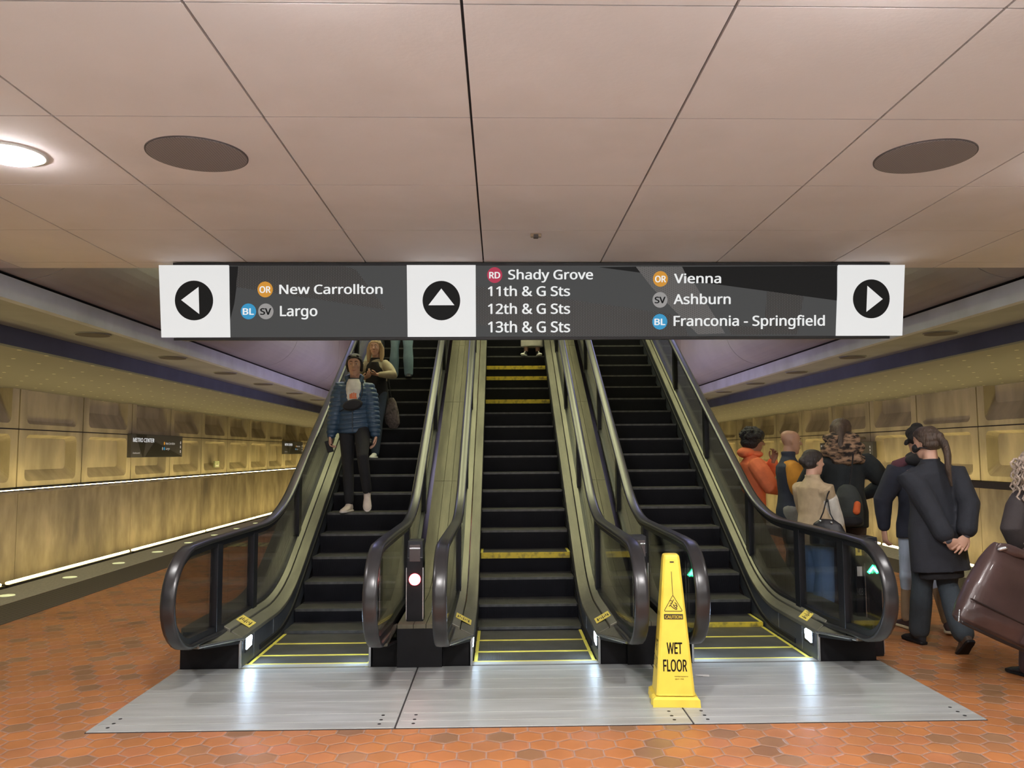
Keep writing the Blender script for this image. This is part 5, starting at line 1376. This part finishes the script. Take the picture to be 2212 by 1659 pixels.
# ------------------------------------------------------------------ left escalator: woman in the blue quilted jacket
Z1 = nose(9.2)
yst = None
def step_at(y0, off):
    """front edge of the step nearest to y0 on the escalator with this phase offset"""
    s = SC+off/math.cos(PI/6); best = None
    for i in range(-14, 14):
        y = stepY(s+.4*i)
        if best is None or abs(y-y0) < abs(best-y0): best = y
    return best
yA = step_at(9.25, -.035); zA = nose(yA)
e1 = Person('person in a blue quilted jacket and black leggings stepping down the left escalator', (-1.665, yA+.13, zA), PI+.06, 1.80)
e1.pose(lean=.04, pelvis=(0, -.02, .965), shoulders=.176, la=((-.245, .06, .835), (-1, -.3, 0)), ra=((.25, .02, .835), (1, -.3, 0)),
        ll=((-.165, .13, .215), (0, 1, .1)), rl=((.045, .0, .082), (0, 1, 0)), head=(0, -.03, .03))
e1.body(M['skin_a'], lh=dict(curl=.5, d=(.1, .15, -1), n=(1, .3, 0)), rh=dict(curl=.75, d=(.02, .2, -1), n=(-1, .3, 0)))
M['puffer'] = mat('blue_nylon', (.030, .066, .120), .42, var=.18, scale=5, bump=.2, bscale=40)
e1.top('jacket', M['puffer'], z0=.86, wid=1.05, hem=.012, sleeve=.97, thick=.030, disp=puffs(.052, .013), vox=.0075, sl_r=1.12)
e1.add('collar', M['puffer'], lambda mb: [rtube(mb, [e1.T(sd*.055, .085, 1.40), e1.T(sd*.085, .03, 1.475), e1.T(sd*.06, -.06, 1.49), e1.T(0, -.085, 1.49)], [.022, .028, .030, .030]) for sd in (-1, 1)], .008, 2)
e1.add('shirt', fabric('white_shirt', (.62, .60, .54)), lambda mb: mb.loft([[e1.T(cx_+rx*math.cos(2*PI*i/16), .112+.040*math.sin(2*PI*i/16)-max(0, z-1.36)*.5, z) for i in range(16)] for z, cx_, rx in ((1.17, .008, .050), (1.24, .004, .072), (1.34, .0, .084), (1.41, 0, .080), (1.455, 0, .062))]), .007, 2)
lt_ = MB()
for x, z, w_, h_ in ((-.028, 1.285, .012, .045), (-.008, 1.29, .009, .05), (.014, 1.285, .012, .045), (.033, 1.275, .010, .040), (0, 1.245, .045, .012)):
    c = [(x-w_, z-h_), (x+w_*.7, z-h_), (x+w_*.7, z+h_*.8), (x-w_, z+h_*.8)]
    c = [(a*.75, 1.26+(b-1.27)*.7) for a, b in c]
    lt_.prism([e1.T(a*1.25, .1535-abs(a)*.12, b) for a, b in c], e1.Rm @ V(0, .0015, 0))
put('shirt_print', evaluate(lt_, []), mat('print_orange', (.62, .16, .05), .6), e1.root, False)
e1.add('zip', mat('zip_dark', (.03, .045, .07), .5), lambda mb: rtube(mb, [e1.T(.0, .150, .875), e1.T(.004, .150, .98), e1.T(.006, .140, 1.10), e1.T(.006, .140, 1.16)], [.007]*4, 8), .004, 1)
e1.trousers(M['blk_cloth'], 'leggings', thigh=.98, knee=1.05, hemr=.98, length=.93, disp=wrinkle(103, .002))
M['shoe_pink'] = mat('pale_trainer', (.62, .53, .47), .6, var=.1, scale=12); M['sole_white'] = mat('sole_white', (.66, .60, .55), .5)
e1.shoe('r', M['shoe_pink'], M['sole_white'], (.28, 1, 0)); e1.shoe('l', M['shoe_pink'], M['sole_white'], (-.12, 1, 0), -.85)
e1.add('hair', M['hair_dark'], lambda mb: [e1.cap_hair(mb, .012), ball(mb, e1.Hm @ V(0, -.105, .09), .044)]+[rtube(mb, [e1.Hm @ V(sd*.070, .035, .175), e1.Hm @ V(sd*.082, .005, .12), e1.Hm @ V(sd*.072, -.03, .06)], [.016, .020, .018]) for sd in (-1, 1)], .0065, 3)
sgm = MB()
for sd in (-1, 1): ball(sgm, e1.Hm @ V(sd*.034, .060, .216), (.026, .012, .012), 12)
put('sunglasses', evaluate(sgm, []), mat('dark_lens', (.006, .005, .005), .6, spec=.1), e1.root)
fb_ = empty('belt_bag', tuple(local_to_world(e1, e1.T(-.0, .165, 1.165))), PI+.06, 'small black belt bag worn across the chest of the blue quilted jacket', 'bag')
bag('pouch', M['blk_cloth'], lambda mb: mb.loft([[(rx*math.cos(2*PI*i/20), y, rz*math.sin(2*PI*i/20)+.028*math.cos(2*PI*i/20)*-.6) for i in range(20)] for y, rx, rz in ((-.02, .085, .045), (-.005, .112, .064), (.025, .112, .064), (.045, .095, .048))]), fb_, .006, 3)
bag('strap', M['blk_cloth'], lambda mb: [rtube(mb, [(-.07, .005, .03), (-.10, -.02, .12), (-.105, -.06, .22), (-.085, -.13, .29)], [(.012, .005)]*4, 8), rtube(mb, [(.07, -.01, -.03), (.13, -.05, -.06), (.17, -.12, -.07)], [(.012, .005)]*3, 8)], fb_, .005, 1)
ph = empty('mobile_phone', tuple(local_to_world(e1, e1.J['rwr']+V(.012, .052, -.125))), PI+.06, 'dark mobile phone held in the hand of the blue quilted jacket person', 'phone')
ph.rotation_euler = (.35, .25, PI+.3)
MB().box(-.036, .036, -.005, .005, -.072, .072).build('case', M['black'], ph, bevel=.006, off=(0, 0, 0))
MB().box(-.033, .033, -.0065, -.004, -.067, .067).build('screen', M['blackmetal'], ph, off=(0, 0, 0))

# ------------------------------------------------------------------ left escalator: blonde woman behind
yB = step_at(10.65, -.035); zB = nose(yB)
yB0 = step_at(yB-.34, -.035); dzB = nose(yB0)-zB
e2 = Person('blonde person in black top and pale cardigan on the left escalator behind the blue jacket', (-1.60, yB+.12, zB), PI-.12, 1.52)
e2.pose(lean=.10, pelvis=(0, .10, .765), shoulders=.165, la=((-.08, .38, 1.0), (-1, -.3, -.2)), ra=((.10, .40, .95), (1, -.3, -.2)),
        ll=((-.06, .36, .08+dzB/.87), (0, 1, 0)), rl=((.10, .0, .08), (0, 1, 0)), head=(0, .02, 0))
e2.body(M['skin_a'], lh=dict(curl=.8, d=(.6, .5, .1), n=(.2, -.2, 1)), rh=dict(curl=.8, d=(-.6, .5, .2), n=(-.2, -.2, 1)))
e2.top('dress', M['blk_cloth'], z0=.62, wid=1.02, hem=.03, sleeve=.1, thick=.018, disp=wrinkle(121, .005))
e2.top('cardigan', fabric('cream_knit', (.40, .35, .24)), z0=1.10, wid=1.02, sleeve=.9, thick=.024, disp=wrinkle(122, .005), front=.93)
e2.add('bodice', M['blk_cloth'], lambda mb: mb.loft([[e2.T(rx*math.cos(2*PI*i/16), .075+.060*math.sin(2*PI*i/16), z) for i in range(16)] for z, rx in ((1.05, .10), (1.2, .105), (1.34, .09), (1.40, .06))]), .008, 3)
e2.trousers(fabric('dark_denim', (.030, .045, .075)), thigh=1.05, knee=1.1, hemr=1.2)
e2.shoe('l', M['white'], M['white'], (0, 1, 0)); e2.shoe('r', M['white'], M['white'], (.15, 1, 0))
e2.add('hair', M['hair_blonde'], lambda mb: [e2.cap_hair(mb, .012)]+[rtube(mb, [e2.Hm @ V(sd*.066, .02, .18), e2.Hm @ V(sd*.092, .0, .10), e2.Hm @ V(sd*.098, .0, .0), e2.Hm @ V(sd*.10, .03, -.08)], [(.025, .03), (.026, .038), (.028, .034), (.014, .018)]) for sd in (-1, 1)], .007, 3, wrinkle(123, .003, 60, 5))
wt = local_to_world(e2, e2.T(-.235, .06, .40))
tb = empty('tote_bag', tuple(wt), PI-.3, 'dark patterned tote bag hanging at the side of the blonde person', 'bag')
M['tote'] = mat('tote_pattern', (.090, .070, .066), .8, var=.6, scale=30, stain=(.20, .16, .14), stain_scale=40, stain_amt=.7)
bag('bag_body', M['tote'], lambda mb: mb.loft([[(cx_+rx*math.cos(2*PI*i/16), ry*math.sin(2*PI*i/16), z) for i in range(16)] for z, cx_, rx, ry in ((.0, -.03, .05, .02), (.06, -.02, .09, .045), (.20, 0, .095, .05), (.34, .0, .065, .03), (.40, 0, .03, .015))]), tb, disp=wrinkle(131, .008))
bag('strap', M['blk_cloth'], lambda mb: rtube(mb, [(0, 0, .38), (.03, .02, .60), (.07, .03, .88)], [(.012, .006)]*3, 8), tb, .006, 1)

# ------------------------------------------------------------------ upper figures, seen only below the sign
yC = step_at(12.25, -.035); zC = nose(yC)
e3 = Person('person in light blue jeans high on the left escalator, cut off by the sign', (-1.50, yC+.16, zC), PI, 1.75)
e3.pose(pelvis=(0, 0, .945), ll=((-.11, .06, .08), (0, 1, 0)), rl=((.13, -.02, .08), (0, 1, 0)))
e3.body(M['skin_a'])
e3.trousers(mat('washed_denim', (.20, .30, .37), .8, var=.15, scale=6, bump=.2, bscale=200), thigh=1.12, knee=1.2, hemr=1.35, disp=wrinkle(141, .007))
e3.top('jumper', fabric('grey_jumper', (.16, .16, .17)), z0=.88, wid=1.06, sleeve=.97, thick=.028)
for n, d in (('l', (-.1, 1, 0)), ('r', (.2, 1, 0))): e3.shoe(n, M['blk_leather'], M['black'], d, name='boot')
e3.add('hair', M['hair_brown'], lambda mb: e3.cap_hair(mb, .008), .008, 2)
yD = step_at(13.2, 0); zD = nose(yD)
e4 = Person('person in black and white trainers on the middle escalator, cut off by the sign', (.535, yD+.13, zD), PI, 1.68)
e4.pose(pelvis=(0, 0, .945), ll=((-.10, .0, .08), (0, 1, 0)), rl=((.10, .0, .08), (0, 1, 0)))
e4.body(M['skin_a'])
e4.top('dress', fabric('white_dress', (.55, .53, .47)), z0=.17, wid=.95, hem=.035, sleeve=.35, thick=.02)
M['trainer_black'] = mat('black_canvas', (.014, .014, .016), .7)
for n, d in (('l', (-.15, 1, 0)), ('r', (.35, 1, 0))):
    sh = e4.shoe(n, M['trainer_black'], M['white'], d); a = e4.J[n+'an']; dv = Vector(d).normalized()
    mb = MB(); ball(mb, a+dv*.175+V(0, 0, -.055), (.038, .034, .022), 10); put('toe_cap', evaluate(mb, []), M['white'], sh)
    mb = MB(); rtube(mb, [a+dv*.06+V(0, 0, -.0), a+dv*.12+V(0, 0, -.028)], [(.016, .008), (.018, .008)], 8); put('laces', evaluate(mb, []), M['white'], sh)
e4.add('hair', M['hair_dark'], lambda mb: e4.cap_hair(mb, .012), .008, 2)
